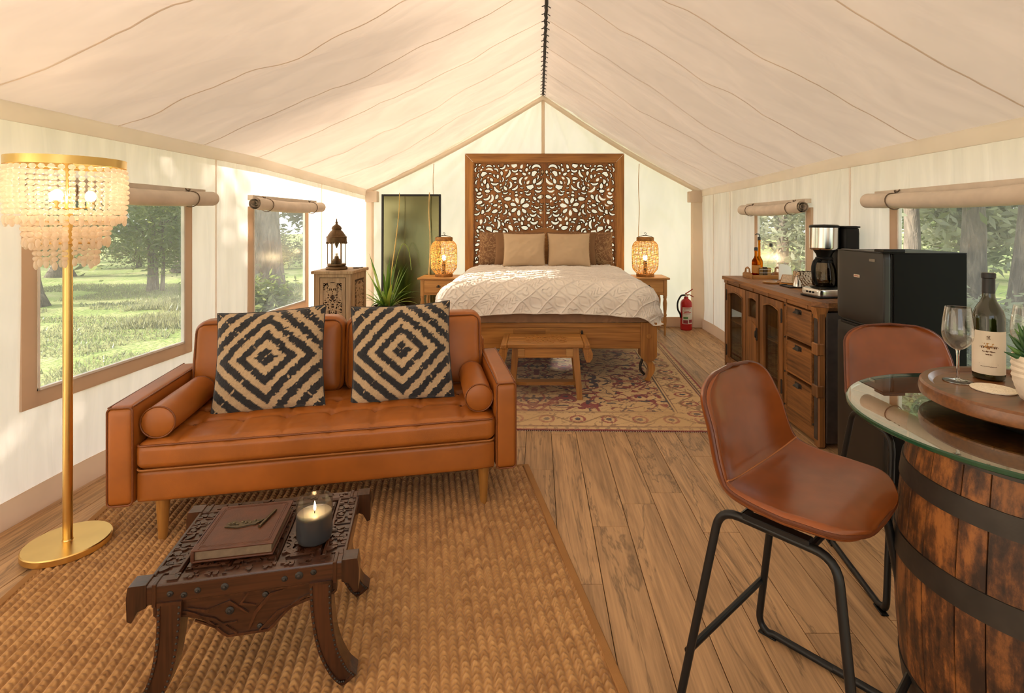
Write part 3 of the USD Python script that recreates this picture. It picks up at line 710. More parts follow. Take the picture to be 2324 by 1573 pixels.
put("backing", box(-A_, A_, -B_, B_, .0005, .0078, .002), plain("rug_backing", (.22, .04, .045), .9), t)
fr_ = [tube(np.array([(x, -B_ + .002, .005), (x + r_.uniform(-.004, .004), -B_ - .006, .003), (x + r_.uniform(-.006, .006), -B_ - .014, .0015)]), .0018, 4) for x in np.arange(-A_ + .01, A_, .014)]
put("fringe", J(*fr_), plain("fringe", (.62, .55, .45), .9), t, kind="stuff")

# ================================================================ sofa
t = sofa = thing("leather_sofa", "caramel tan leather two seat sofa on tapered wooden legs", "sofa", (*UV(-.4235, 3.0), 0), RSOFA)
put("base", puff(-.778, .778, -.388, .36, .187, .328, .018, 20, .004), LEATHER, t, smooth=True)
for s in (-1, 1):
    a, b = sorted((s * .780, s * .8835))
    put("arm", puff(a, b, -.40, .36, .187, .612, .02, 22, .005, .0012, 3), LEATHER, t, smooth=True)
    lp = rrect_loop((b - a) / 2 - .004, .2125 - .004, .018)
    put("arm_piping", tube(np.stack([lp[:, 0] + (a + b) / 2, np.full(len(lp), -.397), lp[:, 1] + .3995], 1), .0042, 6, closed=True), LEATHERD, t)
    for q in (a + .006, b - .006):
        put("arm_piping", tube(np.array([(q, y, .6085) for y in np.linspace(-.39, .35, 12)]), .0042, 6), LEATHERD, t)
put("back_frame", puff(-.80, .80, .30, .42, .187, .70, .025, 22, .006), LEATHER, t, smooth=True)
tuf = [(x, y) for x in np.linspace(-.62, .62, 7) for y in (-.19, .0)]
def tuft(p, nrm):
    up = np.clip(nrm[:, 2], 0, 1) * (p[:, 2] > .40)
    z = np.zeros(len(p))
    for x, y in tuf: z -= .026 * np.exp(-((p[:, 0] - x) ** 2 + (p[:, 1] - y) ** 2) / .026 ** 2)
    for x in np.linspace(-.62, .62, 7): z -= .011 * np.exp(-((p[:, 0] - x - .01 * np.sin(p[:, 1] * 9 + x * 5)) / .009) ** 2) * (p[:, 1] < .25)
    for y in (-.19, .0): z -= .006 * np.exp(-((p[:, 1] - y) / .014) ** 2)
    z += .009 * (meshkit.fbm(p * 14, 3, 5) - .5)
    p = p.copy(); p[:, 2] += up * z
    return p
put("seat_cushion", puff(-.776, .776, -.402, .30, .331, .452, .035, 92, .016, .0015, 4, fn=tuft), LEATHER, t, smooth=True)
put("tuft_button", J(*[ball((x, y, .443), (.009, .009, .004), 1) for x, y in tuf]), LEATHERD, t, kind="stuff")
for z in (.336, .440):
    lp = rrect_loop(.772, .35, .03)
    lp = lp[(lp[:, 1] < .30)]
    o = np.argsort(np.arctan2(lp[:, 0], -lp[:, 1])); lp = lp[o]
    put("seat_piping", tube(np.stack([lp[:, 0], lp[:, 1] - .053, np.full(len(lp), z)], 1), .0045, 6), LEATHERD if z > .4 else STITCH, t)
for s in (-1, 1):
    a, b = sorted((s * .006, s * .772))
    def lean(p, nrm):
        p = p.copy(); p[:, 1] += (p[:, 2] - .45) * .16
        q = (p[:, 0] - a) / (b - a); zz = (p[:, 2] - .45) / .4
        p[:, 1] += (nrm[:, 1] < -.5) * .006 * np.sin(q * 9 + zz * 7) * np.exp(-((q - .5) / .45) ** 8 * .2) * (meshkit.fbm(p * 6, 2, 8) - .2)
        return p
    put("back_cushion", puff(a, b, .13, .285, .452, .86, .05, 34, .022, .004, 6 + s, bx=.3, bz=.35, fn=lean), LEATHER, t, smooth=True)
    lp = rrect_loop((b - a) / 2 - .012, .204 - .012, .05)
    zq = lp[:, 1] + .656
    put("back_piping", tube(np.stack([lp[:, 0] + (a + b) / 2, .142 + (zq - .45) * .16, zq], 1), .0045, 6, closed=True), LEATHERD, t)
for x in (-.69, .725):
    for y in (-.345, .34):
        put("leg", lathe([(0, .0), (.0155, 0), (.017, .004), (.028, .19), (0, .19)], 18, (x, y, .0)), LEGW, t, label="tapered round wooden leg")

def bolster(x, y0, y1, label):
    r = .0695; L = y1 - y0
    wx, wy = UV(-.4235 + x, 3.0 + (y0 + y1) / 2)
    b = thing("bolster_pillow", label, "cushion", (wx, wy, .4545), RSOFA, "round leather bolsters in the sofa corners")
    pr = [(0, -L / 2 - .006), (r * .5, -L / 2 - .005), (r - .008, -L / 2), (r, -L / 2 + .006), (r + .001, -L / 4), (r + .0015, 0), (r + .001, L / 4), (r, L / 2 - .006), (r - .008, L / 2), (r * .5, L / 2 + .005), (0, L / 2 + .006)]
    v, f = lathe(pr, 40)
    v = np.stack([v[:, 0], v[:, 2], v[:, 1]], 1); g = np.arctan2(v[:, 2], v[:, 0]); rr = np.hypot(v[:, 0], v[:, 2])
    cap_ = (np.abs(v[:, 1]) > L / 2 - .001) & (rr > .01)
    k = 1 - .012 * np.sin(g * 13)[:] * cap_
    v[:, 0] *= k; v[:, 2] = v[:, 2] * k + r + .001
    put("cushion_body", fixed(v - [0, 0, r], f)[0:1] and (v, fixed(v - [0, 0, r], f)[1]), LEATHER, b, smooth=True)
    for y in (-L / 2 + .002, L / 2 - .002):
        g = np.linspace(0, 2 * PI, 36, endpoint=False)
        put("piping", tube(np.stack([(r - .001) * np.cos(g), np.full(36, y), r + .001 + (r - .001) * np.sin(g)], 1), .0036, 6, closed=True), LEATHERD, b)
bolster(-.705, -.36, .11, "tan leather bolster lying along the left arm of the sofa")
bolster(.705, -.335, .11, "tan leather bolster lying along the right arm of the sofa")

# ---------------------------------------------------------------- the two patterned cushions
PILF = tinted("pillow_weave", .95, .7, 600)
def diamond_pillow(x, z, ry, rx, label, seed):
    p = thing("throw_pillow", label, "cushion", (*UV(-.4235 + x, 2.985), z), RSOFA, "patterned throw pillows on the sofa")
    (v, f), (U, V) = pillow(.265, .26, .085, 150, .055, .25, seed)
    n1 = meshkit.fbm(np.stack([U * 24, V * 24, U * 0 + seed], -1), 2, seed) - .5; n2 = meshkit.noise(np.stack([U * 70, V * 70, U * 0], -1), seed + 3)
    d = np.abs(U + .03 * n1) + np.abs(V + .03 * n1) * 1.02 + .10 * n1
    st = np.abs(((d / .36 + .20) % 1) - .5) * 2
    blk = st < .53
    gaps = (np.abs(np.abs(U) - np.abs(V)) < .02) & (n1 > .05)
    blk &= ~gaps
    cb = np.array(srgb(186, 160, 126)) * (.85 + .3 * n2[..., None]); ck = np.array(srgb(36, 36, 40)) * (.6 + .9 * n2[..., None])
    c = np.where(blk[..., None], ck, cb)
    v = v.copy(); N = U.size
    v[:N, 1] -= (blk * .0025 * (.5 + n2)).reshape(-1) * (np.maximum(np.abs(U), np.abs(V)).reshape(-1) < .97)
    R = trimesh.transformations.euler_matrix(rx, ry, 0)[:3, :3]
    v = v @ R.T
    put("cover", (v, f), PILF, p, color=np.vstack([c.reshape(-1, 3), np.tile(cb.reshape(-1, 3).mean(0), (N, 1))]))
    lp = np.concatenate([np.stack([U[i], V[i]], 1) for i in (0,)] + [])
    e = np.linspace(-1, 1, 30)
    ring = np.vstack([np.stack([e, -np.ones(30)], 1), np.stack([np.ones(30), e], 1)[1:], np.stack([-e, np.ones(30)], 1)[1:], np.stack([-np.ones(30), -e], 1)[1:-1]])
    q = np.stack([.265 * ring[:, 0] * (1 - .055 * (1 - ring[:, 1] ** 2)), np.zeros(len(ring)), .26 * ring[:, 1] * (1 - .055 * (1 - ring[:, 0] ** 2))], 1) @ R.T
    put("edge_seam", tube(q, .004, 6, closed=True), plain_dark, p)
plain_dark = plain("charcoal_piping", srgb(52, 50, 50), .9)
diamond_pillow(-.335, .695, math.radians(-3), math.radians(-20), "black and beige diamond patterned pillow on the left of the sofa", 2)
diamond_pillow(.322, .700, math.radians(-2), math.radians(-18), "black and beige diamond patterned pillow on the right half of the sofa", 5)

# ================================================================ carved low table
t = thing("carved_table", "dark carved low wooden table with curved studded legs", "table", (*UV(-.494, 1.915), 0.011), RSOFA)
TZ = .369
for sy in (-1, 1):
    a, b = sorted((sy * .172, sy * .218))
    put("rail", box(-.268, .268, a, b, TZ - .058, TZ, .006), DARKX, t)
    for sx in (-1, 1):
        pl = sg.Polygon([(sx * .262, TZ + .001), (sx * .302, TZ + .001), (sx * .306, TZ - .03), (sx * .304, TZ - .090), (sx * .297, TZ - .094), (sx * .283, TZ - .066), (sx * .262, TZ - .058)]).buffer(.003)
        put("rail_end", T(upright(prism(pl, .05)), (0, sy * .195 + .025, 0)), DARKZ, t)
        put("rail_band", box(sx * .240 - .006, sx * .240 + .006, a - .003, b + .003, TZ - .062, TZ + .003, .002), DARKZ, t)
    # front and back apron with its hanging centre
    def arc(xa, za, xb, zb, bul, n=10):
        q = np.linspace(0, 1, n); return [(xa + (xb - xa) * s, za + (zb - za) * s + bul * math.sin(PI * s)) for s in q]
    ap = [(-.245, TZ - .056), (.245, TZ - .056), (.245, TZ - .09)] + arc(.235, TZ - .10, .07, TZ - .17, .035) + [(.055, TZ - .182), (-.055, TZ - .182)] + arc(-.07, TZ - .17, -.235, TZ - .10, .035) + [(-.245, TZ - .09)]
    apron = sg.Polygon(ap).buffer(0)
    put("apron", T(upright(prism(apron, .022)), (0, sy * .195 + .011, 0)), DARKX, t)
    rimp = apron.difference(apron.buffer(-.007))
    yy = sy * .195 - .011 if sy < 0 else sy * .195 + .015
    put("apron_moulding", T(upright(prism(rimp, .006)), (0, yy, 0)), DARKZ, t)
    if sy < 0:
        scr = unary_union([stroke([(-.16, TZ - .082), (-.11, TZ - .098), (-.05, TZ - .08), (0, TZ - .12)], .004), stroke([(-.0, TZ - .17), (.02, TZ - .12), (.06, TZ - .075), (.11, TZ - .063)], .0045), stroke([(-.14, TZ - .12), (-.09, TZ - .145), (-.03, TZ - .14)], .0035), stroke([(.03, TZ - .175), (.08, TZ - .13), (.16, TZ - .105), (.22, TZ - .095)], .004), stroke([(-.03, TZ - .175), (-.09, TZ - .125), (-.16, TZ - .102), (-.22, TZ - .093)], .004), stroke([(.0, TZ - .062), (-.02, TZ - .09), (.02, TZ - .10)], .005)])
        put("apron_carving", T(upright(prism(scr, .005)), (0, yy - .001, 0)), DARKZ, t)
        for x, z, rr in ((-.2, TZ - .03, .009), (-.165, TZ - .038, .009), (-.13, TZ - .03, .009), (-.06, TZ - .03, .011), (.1, TZ - .03, .009), (.14, TZ - .026, .012), (.18, TZ - .022, .009), (-.05, TZ - .108, .012), (.03, TZ - .165, .008), (.045, TZ - .075, .009)):
            yb = -.218 if z > TZ - .058 else -.2075
            put("rosette", J(ball((x, yb, z), (rr, .004, rr), 1), ball((x, yb - .004, z), (rr * .45, .003, rr * .45), 1)), IRON, t)
for sx in (-1, 1):
    a, b = sorted((sx * .195, sx * .268))
    put("side_rail", box(a, b, -.172, .172, TZ - .055, TZ - .004, .003), DARKY, t)
    for q in (a + .006, b - .006): put("side_bead", box(q - .005, q + .005, -.172, .172, TZ - .006, TZ + .001, .002), DARKY, t)
    for k, y in enumerate(np.linspace(-.15, .15, 8)):
        put("carved_block", prism(affinity.translate(tracery(.062, .036, 40 + k, 7, .0042, False), (a + b) / 2, y), .006, TZ - .0055), DARKX, t)
        put("block_bar", box((a + b) / 2 - .034, (a + b) / 2 + .034, y + .0185, y + .0235, TZ - .006, TZ, .0015), DARKX, t)
    for sy in (-1, 1):
        # sabre leg: the outline in x and z, sawn from a thick board
        c_ = smooth_path([(.200, TZ - .05), (.204, .22), (.220, .12), (.252, .045), (.285, .008)], 24)
        tn = np.gradient(c_, axis=0); tn /= np.linalg.norm(tn, axis=1, keepdims=True); nn = np.stack([-tn[:, 1], tn[:, 0]], 1)
        wd = np.linspace(.031, .024, len(c_))[:, None]
        out = np.vstack([c_ + nn * wd, (c_ - nn * wd)[::-1]]); out[:, 1] = np.clip(out[:, 1], .0, None); out[:, 0] *= sx
        lp = sg.Polygon(out).buffer(0)
        lg = put("leg", T(upright(prism(lp, .052)), (0, sy * .195 + .026, 0)), DARKZ, t)
        yf = sy * .195 - .026
        put("edge_moulding", T(upright(prism(lp.difference(lp.buffer(-.008)), .005)), (0, yf + .001, 0)), DARKZ, lg)
        st_ = []
        for e in (1, -1):
            q = c_ + e * nn * (wd - .005)
            st_ += [ball((sx * x, yf - .004, max(z, .012)), .0035, 1) for x, z in q[1:-1:1]]
        put("studs", J(*st_), IRON, lg, kind="stuff")
for sy in (-1, 1):
    put("rail_bead", tube(np.array([(x, sy * .2135, TZ - .004) for x in np.linspace(-.30, .30, 14)]), .0045, 6), DARKX, t)
    for k, x in enumerate(np.linspace(-.205, .205, 9)):
        put("carved_block", prism(affinity.translate(tracery(.038, .03, 140 + k, 6, .0036, False), x, sy * .193), .0045, TZ - .0005), DARKX, t)
    for sx in (-1, 1):
        put("end_stud", J(*[ball((sx * .302, sy * .195 + q, TZ - .012 - w), (.004, .004, .004), 1) for q in (-.017, .0, .017) for w in (0, .03, .06)]), IRON, t, kind="stuff")
for k, (xa, xb) in enumerate(((-.192, -.066), (-.063, .063), (.066, .192))):
    put("top_panel", box(xa, xb, -.168, .168, TZ - .04, TZ - .009, .003), DARKY, t)
    put("panel_carving", prism(affinity.translate(tracery(.115, .31, 60 + k, 44, .0042), (xa + xb) / 2, 0), .0065, TZ - .0095), DARKX, t)

# ---------------------------------------------------------------- leather book and candle on it
BK = plain("worn_brown_leather", srgb(84, 46, 27), .38, vary=.25, scale=24, bump=.2, bscale=180)
PAGE = plain("aged_paper", srgb(122, 100, 78), .9, vary=.15, scale=60)
BZ = .3795
t = thing("leather_book", "old brown leather bound book with a metal ornament, on the carved table", "book", (-.952, 1.742, BZ + .0), math.radians(11.5))
put("back_cover", rbox(-.114, .114, -.127, .127, 0, .006, .002, 1), BK, t)
put("front_cover", rbox(-.114, .114, -.127, .127, .033, .039, .002, 1), BK, t)
put("spine", puff(-.118, -.104, -.127, .127, .0, .039, .006, 8), BK, t, smooth=True)
put("page_block", box(-.106, .108, -.121, .121, .006, .033, .001), PAGE, t, label="block of aged paper pages")
put("cover_border", J(*[tube(np.stack([q[:, 0], q[:, 1], np.full(len(q), .039)], 1), .0012, 5, closed=True) for q in (rrect_loop(.100, .115, .008), rrect_loop(.094, .109, .008))]), BK, t)
put("spine_ridge", box(-.098, -.094, -.125, .125, .038, .0405, .001), BK, t)
OLDB = plain("old_bronze", (.13, .10, .06), .35, .9, vary=.3, scale=40)
orn = unary_union([affinity.rotate(affinity.translate(sg.Point(0, 0).buffer(.010 + .003 * math.sin(k * 2.3)), -.05 + .0125 * k, .005 * math.sin(k * 1.9)), 0) for k in range(8)] + [stroke([(-.06, -.012), (-.02, -.02), (.03, -.006), (.05, .012)], .006)])
put("ornament", J(prism(orn.simplify(.0008), .004, .039), *[ball((-.05 + .0125 * k, .006 * math.sin(k * 2.4), .0435), (.005, .004, .003), 1) for k in range(8)]), OLDB, t, label="dark bronze ornament on the cover")
put("pen_loop", tube(np.array([(.048, -.035, .043), (.072, .062, .043)]), .0048, 8), OLDB, t, label="dark metal pen held on the cover")
for sx in (-1, 1):
    for sy in (-1, 1): put("corner_boss", J(ball((sx * .09, sy * .105, .039), (.009, .006, .002), 1)), BK, t)

t = thing("jar_candle", "lit candle in a smoky glass jar on the carved table", "candle", (-.722, 1.722, BZ), 0)
SMOKE = usdkit.material(stage, LK + "smoky_glass", {"t": ("texture_coordinate", {}), "s": ("separate_xyz", {}), "r": ("map_range", {"from_min": .078, "from_max": .098, "to_min": .90, "to_max": .06, "clamp": True}),
    "tr": ("transparent_bsdf", {"color": (.93, .90, .86)}), "p": ("principled_bsdf", {"base_color": (.035, .035, .038), "roughness": .25}), "g": ("glossy_bsdf", {"color": (.9, .9, .9), "roughness": .05}), "lw": ("layer_weight", {"blend": .3}), "lw2": ("map_range", {"to_min": 0.0, "to_max": .35}),
    "x": ("mix_closure", {}), "y": ("mix_closure", {})}, [("t.object", "s.vector"), ("s.z", "r.value"), ("r.result", "x.fac"), ("tr.BSDF", "x.closure1"), ("p.BSDF", "x.closure2"), ("lw2.result", "y.fac"), ("lw.fresnel", "lw2.value"), ("x.closure", "y.closure1"), ("g.BSDF", "y.closure2")], surface="y.closure")
put("jar", lathe([(0, .001), (.046, .001), (.051, .006), (.0545, .02), (.0555, .128), (.0548, .1295), (.0538, .128), (.0528, .02), (.049, .012), (0, .011)], 48), SMOKE, t, smooth=True)
put("wax", lathe([(0, .012), (.0485, .0125), (.0522, .02), (.0532, .083), (.052, .086), (.02, .084), (0, .083)], 40), usdkit.material(stage, LK + "candle_wax", {"p": ("principled_bsdf", {"base_color": (.52, .46, .40), "roughness": .5, "subsurface_weight": .6, "subsurface_radius": (.05, .025, .012), "subsurface_scale": 1.0})}, surface="p.BSDF"), t, smooth=True)
put("wick", tube(np.array([(0, 0, .08), (.0005, 0, .088), (.0015, 0, .094)]), .0012, 6), plain("wick", (.03, .02, .015), .9), t)
put("flame", lathe([(0, .092), (.0026, .094), (.0042, .099), (.0038, .106), (.002, .115), (0, .124)], 16, (.001, 0, 0)), glow("candle_flame", (1.0, .62, .26), 60), t, smooth=True)

# ================================================================ bed
t = bed = thing("bed", "teak bed with a tall carved openwork headboard", "bed", (.08, 5.8, .0095))
for sx in (-1, 1):
    a, b = sorted((sx * .812, sx * .950))
    pp = sg.Polygon([(a, .22), (a + .03, .185), (b - .03, .185), (b, .22), (b, .515), (a, .515)]).buffer(.002)
    pt = put("post", T(upright(prism(pp, .12)), (0, -1.03, 0)), TEAKZ, t)
    put("carved_rosette", J(*[T(lathe([(0, 0), (q, 0), (q * .9, .004), (q * .6, .005), (0, .004)], 20), ((a + b) / 2, -1.150, .40), rx=PI / 2) for q in (.022, .012)]), TEAKZ, pt)
    # the curled foot: an S of timber with an open loop behind it
    c_ = smooth_path([(.0, .20), (.045, .15), (.058, .10), (.035, .045), (.012, .0)], 20)
    wd = np.interp(np.linspace(0, 1, len(c_)), [0, .4, .8, 1], [.020, .030, .018, .026])[:, None]
    tn = np.gradient(c_, axis=0); tn /= np.linalg.norm(tn, axis=1, keepdims=True); nn = np.stack([-tn[:, 1], tn[:, 0]], 1)
    out = np.vstack([c_ + nn * wd, (c_ - nn * wd)[::-1]]); out[:, 1] = np.clip(out[:, 1], 0, .2); out[:, 0] = sx * (out[:, 0] + .855)
    put("leg", T(upright(prism(sg.Polygon(out).buffer(0), .075)), (0, -1.05, 0)), TEAKZ, t)
    c2 = smooth_path([(.845, .20), (.820, .14), (.822, .09), (.855, .05)], 14)
    put("leg_scroll", tube(np.stack([sx * c2[:, 0], np.full(len(c2), -1.09), c2[:, 1]], 1), .012, 8), IRON, t, label="dark iron scroll behind the foot of the leg")
    put("side_rail", box(sx * .935 - .02, sx * .935 + .02, -1.06, 1.07, .30, .50, .006), TEAKY, t)
put("foot_rail", box(-.815, .815, -1.135, -1.095, .288, .512, .005), TEAKX, t)
put("rail_moulding", box(-.815, .815, -1.141, -1.095, .470, .512, .004), TEAKX, t)
for xa, xb in ((-.30, -.02), (.02, .28)): put("rail_inset", box(xa, xb, -1.139, -1.130, .405, .458, .002), TEAKX, t)
put("latch", ball((.30, -1.143, .43), (.010, .008, .022), 1), IRON, t)
MATT = plain("brown_mattress_cover", srgb(158, 120, 90), .9, vary=.08)
def ruche(p, nrm):
    p = p.copy(); w = .004 * np.sin(p[:, 0] * 150 + 6 * np.sin(p[:, 0] * 7 + p[:, 2] * 22)) + .003 * np.sin(p[:, 0] * 63 + p[:, 2] * 30)
    p[:, 1] += (nrm[:, 1] < -.3) * w; return p
put("mattress_base", puff(-.895, .895, -1.115, 1.05, .44, .61, .03, 190 // 2, .006, fn=ruche), MATT, t, smooth=True)
put("mattress", puff(-.86, .86, -1.06, 1.05, .60, .835, .07, 20, .01), plain("white_ticking", (.7, .66, .6), .9), t, smooth=True)
# headboard: frame of four boards, openwork panel, low inner headboard
HB = 1.15
for sx in (-1, 1):
    a, b = sorted((sx * .932, sx * 1.038)); m = .112
    pl = sg.Polygon([(sx * 1.038, 0), (sx * .932, 0), (sx * .932, 2.289 - m), (sx * 1.038, 2.289)])
    put("headboard_stile", T(upright(prism(pl.buffer(-.0015), .062)), (0, HB + .062, 0)), TEAKZ, t)
pl = sg.Polygon([(-1.038, 2.289), (1.038, 2.289), (.932, 2.177), (-.932, 2.177)])
put("headboard_top_rail", T(upright(prism(pl.buffer(-.0015), .062)), (0, HB + .062, 0)), TEAKX, t)
put("headboard_bead", T(upright(prism(sg.box(-.934, .3, .934, 2.179).difference(sg.box(-.918, .3, .918, 2.163)), .02)), (0, HB + .03, 0)), TEAKX, t)

PW, PZ0, PZ1 = .93, .62, 2.175
def openwork():
    g = random.Random(19)
    vort = [(.33, 1.62, 1), (.62, 1.05, -1), (.72, 1.85, -1), (.22, 1.12, 1), (.12, 1.95, -1), (.55, 1.42, 1)]
    def ang(x, z):
        vx = vz = 0
        for cx, cz, s in vort:
            dx, dz = x - cx, z - cz; d = math.hypot(dx, dz) + .06
            vx += -s * dz / d ** 2; vz += s * dx / d ** 2
        return math.atan2(vz, vx)
    holes = []
    fixed_ = []
    for cx, cz in ((.33, 1.60),):           # rosettes of petals
        for k in range(7):
            a = k * 2 * PI / 7 + .3
            fixed_.append((cx + .085 * math.cos(a), cz + .085 * math.sin(a), a, 1))
    for z in (.86, .99, 1.3, 1.75, 2.05): fixed_.append((.028, z, PI / 2, 3))
    pts = list(fixed_)
    for _ in range(5200):
        x, z = g.uniform(.03, PW - .03), g.uniform(PZ0 + .03, PZ1 - .03)
        pts.append((x, z, ang(x, z) + g.choice((0, 0, .5, -.5, PI / 2)), g.choice((0, 0, 1, 1, 2, 2, 3, 4))))
    dom = sg.box(.012, PZ0 + .012, PW - .012, PZ1 - .012)
    from shapely.strtree import STRtree
    for n, (x, z, a, k) in enumerate(pts):
        s = g.uniform(.8, 1.75) * (1.0 if n < 700 else .72 if n < 2600 else .5)
        if k == 0: h = stroke([(-.034 * s, 0), (-.01 * s, .011 * s), (.014 * s, .010 * s), (.036 * s, -.004 * s)], .0105 * s)
        elif k == 1: h = sg.Polygon([(-.030 * s, 0), (-.012 * s, .0135 * s), (.010 * s, .0145 * s), (.024 * s, .006 * s), (.024 * s, -.006 * s), (.010 * s, -.0145 * s), (-.012 * s, -.011 * s)]).buffer(.002)
        elif k == 2:
            q = np.linspace(0, 2.3, 10); h = stroke(np.stack([.034 * s * np.cos(q), .034 * s * np.sin(q)], 1), .0095 * s)
        elif k == 3: h = affinity.scale(sg.Point(0, 0).buffer(.0125 * s, 5), 1.25, .85)
        else: h = sg.Polygon([(-.026 * s, -.012 * s), (.022 * s, -.016 * s), (.028 * s, .004 * s), (.0, .020 * s), (-.02 * s, .008 * s)]).buffer(.003).buffer(-.001)
        h = affinity.translate(affinity.rotate(h, math.degrees(a), origin=(0, 0)), x, z)
        if not dom.contains(h): continue
        hb = h.buffer(.012, 2); bb = hb.bounds
        if any(bb[0] < o[2] and bb[2] > o[0] and bb[1] < o[3] and bb[3] > o[1] and hb.intersects(o[4]) for o in holes): continue
        b = h.bounds; holes.append((*b, h))
    hs = [o[4].simplify(.0008) for o in holes]
    return hs + [affinity.scale(h, -1, 1, origin=(0, 0)) for h in hs]
HOLES = openwork()
allh = unary_union(HOLES)
panel = sg.box(-PW, PZ0, PW, PZ1).difference(allh)
CARVE = wood("carved_teak", srgb(108, 62, 20), srgb(176, 114, 50), "z", .45, 1.0, .0, .4)
pn = put("carved_panel", T(upright(prism(panel, .022)), (0, HB + .045, 0)), CARVE, t, label="openwork panel of carved scrolls and leaves")
g_ = random.Random(5)
rims = unary_union([h.buffer(.0075, 3) for h in HOLES if g_.random() < .85]).difference(allh.buffer(.0005, 2)).simplify(.0005)
put("raised_carving", T(upright(prism(rims, .007)), (0, HB + .030 - .0 , 0)), CARVE, pn)
put("panel_center_strip", box(-.007, .007, HB + .020, HB + .03, PZ0, PZ1, .004), CARVE, t)
lo = [(-.66, .6), (.66, .6)] + [(.66 - 1.32 * q, 1.275 + .035 * math.cos((q - .5) * 2 * PI) + .014 * math.cos((q - .5) * 6 * PI) ) for q in np.linspace(0, 1, 40)]
put("low_headboard", T(upright(prism(sg.Polygon(lo).buffer(0), .03)), (0, HB - .012, 0)), TEAKX, t)

# ---------------------------------------------------------------- quilt
QF = .76; QY0, QY1 = -.93, .78; QZ = .862
def quilt_point(S, Tq):
    ox = np.sign(S) * np.maximum(np.abs(S) - QF, 0); oy = np.minimum(Tq - QY0, 0)
    d = np.hypot(ox, oy); dx, dy = ox / np.maximum(d, 1e-9), oy / np.maximum(d, 1e-9)
    a, b = .25, .19; arc = .35
    th = np.clip(d / arc, 0, 1) * PI / 2
    hor = np.where(d < arc, a * np.sin(th), a + .03 * np.clip((d - arc) / .12, 0, 2)); drop = np.where(d < arc, b * (1 - np.cos(th)), b + (d - arc))
    x = np.clip(S, -QF, QF) + dx * hor; y = np.maximum(Tq, QY0) + dy * hor
    return x, y, d, dx, dy, th, drop
s_ = np.linspace(-QF - .43, QF + .43, 430); t_ = np.linspace(QY0 - .43, QY1, 390)
S, TQ = np.meshgrid(s_, t_, indexing="ij")
x, y, d, dx, dy, th, drop = quilt_point(S, TQ)
wb_ = meshkit.fbm(np.stack([S * 3, TQ * 3, S * 0], -1), 3, 3) - .5
z = QZ + .025 * np.cos(np.clip(S / QF, -1, 1) * PI / 2) + .02 * wb_ - drop
z = np.maximum(z, .515 + .03 * wb_)
# raised chenille lines: a lattice of lozenges with loops and leaf sprays
w1 = (meshkit.fbm(np.stack([S * 4, TQ * 4, S * 0 + 2], -1), 2, 8) - .5) * .07; w2 = (meshkit.fbm(np.stack([S * 4, TQ * 4, S * 0 + 5], -1), 2, 9) - .5) * .07
def ln(q, p, w): return np.exp(-((np.abs(((q / p) % 1) - .5) * p) / w) ** 2)
P1, P2 = S + TQ + w1, S - TQ + w2
cid = np.floor(P1 / .21) * 13.7 + np.floor(P2 / .21) * 7.3; hsh = (np.sin(cid * 12.9898) * 43758.5453) % 1
lp1, lp2 = ((P1 / .21) % 1 - .5), ((P2 / .21) % 1 - .5); rr = np.hypot(lp1, lp2); aa = np.arctan2(lp2, lp1)
inner = np.where(hsh < .35, np.exp(-((rr - .26 - .10 * np.cos(aa * 3 + hsh * 20)) / .035) ** 2), np.where(hsh < .7, ln(P1 + .05 * np.sin(P2 * 40), .06, .005) * (np.abs(lp2) < .33), np.exp(-((np.abs(lp1) - .17 - .12 * np.cos(lp2 * 6)) / .035) ** 2)))
rel = np.maximum.reduce([ln(P1 + .105, .21, .0062), ln(P2 + .105, .21, .0062), .85 * inner * (rr < .46)]) * (.75 + .5 * meshkit.noise(np.stack([S * 60, TQ * 60, S * 0], -1), 4))
n_ = np.stack([dx * np.sin(th), dy * np.sin(th), np.cos(th)], -1)
fold = np.clip((d - .30) / .12, 0, 1) * .012 * np.sin((S - TQ) * 26 + 3 * wb_)
P = np.stack([x, y, z], -1) + n_ * (rel * .0125 + .004 * (meshkit.fbm(np.stack([S * 9, TQ * 9, S * 0], -1), 3, 14) - .5) * 2)[..., None] + np.stack([dx, dy, 0 * dx], -1) * fold[..., None]
P = P[:, :, :]
QUILT = plain("quilt_cotton", srgb(240, 232, 222), .9, vary=.05, scale=4, bump=.3, bscale=420, sheen_weight=.2)
b_ = thing("quilt", "cream quilt with raised chenille pattern spread over the bed", "quilt", (.08, 5.8, 0))
put("cover", sheet(P), QUILT, b_, smooth=True)
eg = np.vstack([P[0, ::-1], P[1:, 0], P[-1, 1:]])[::6]
put("hem", tube(eg, .006, 6), QUILT, b_)

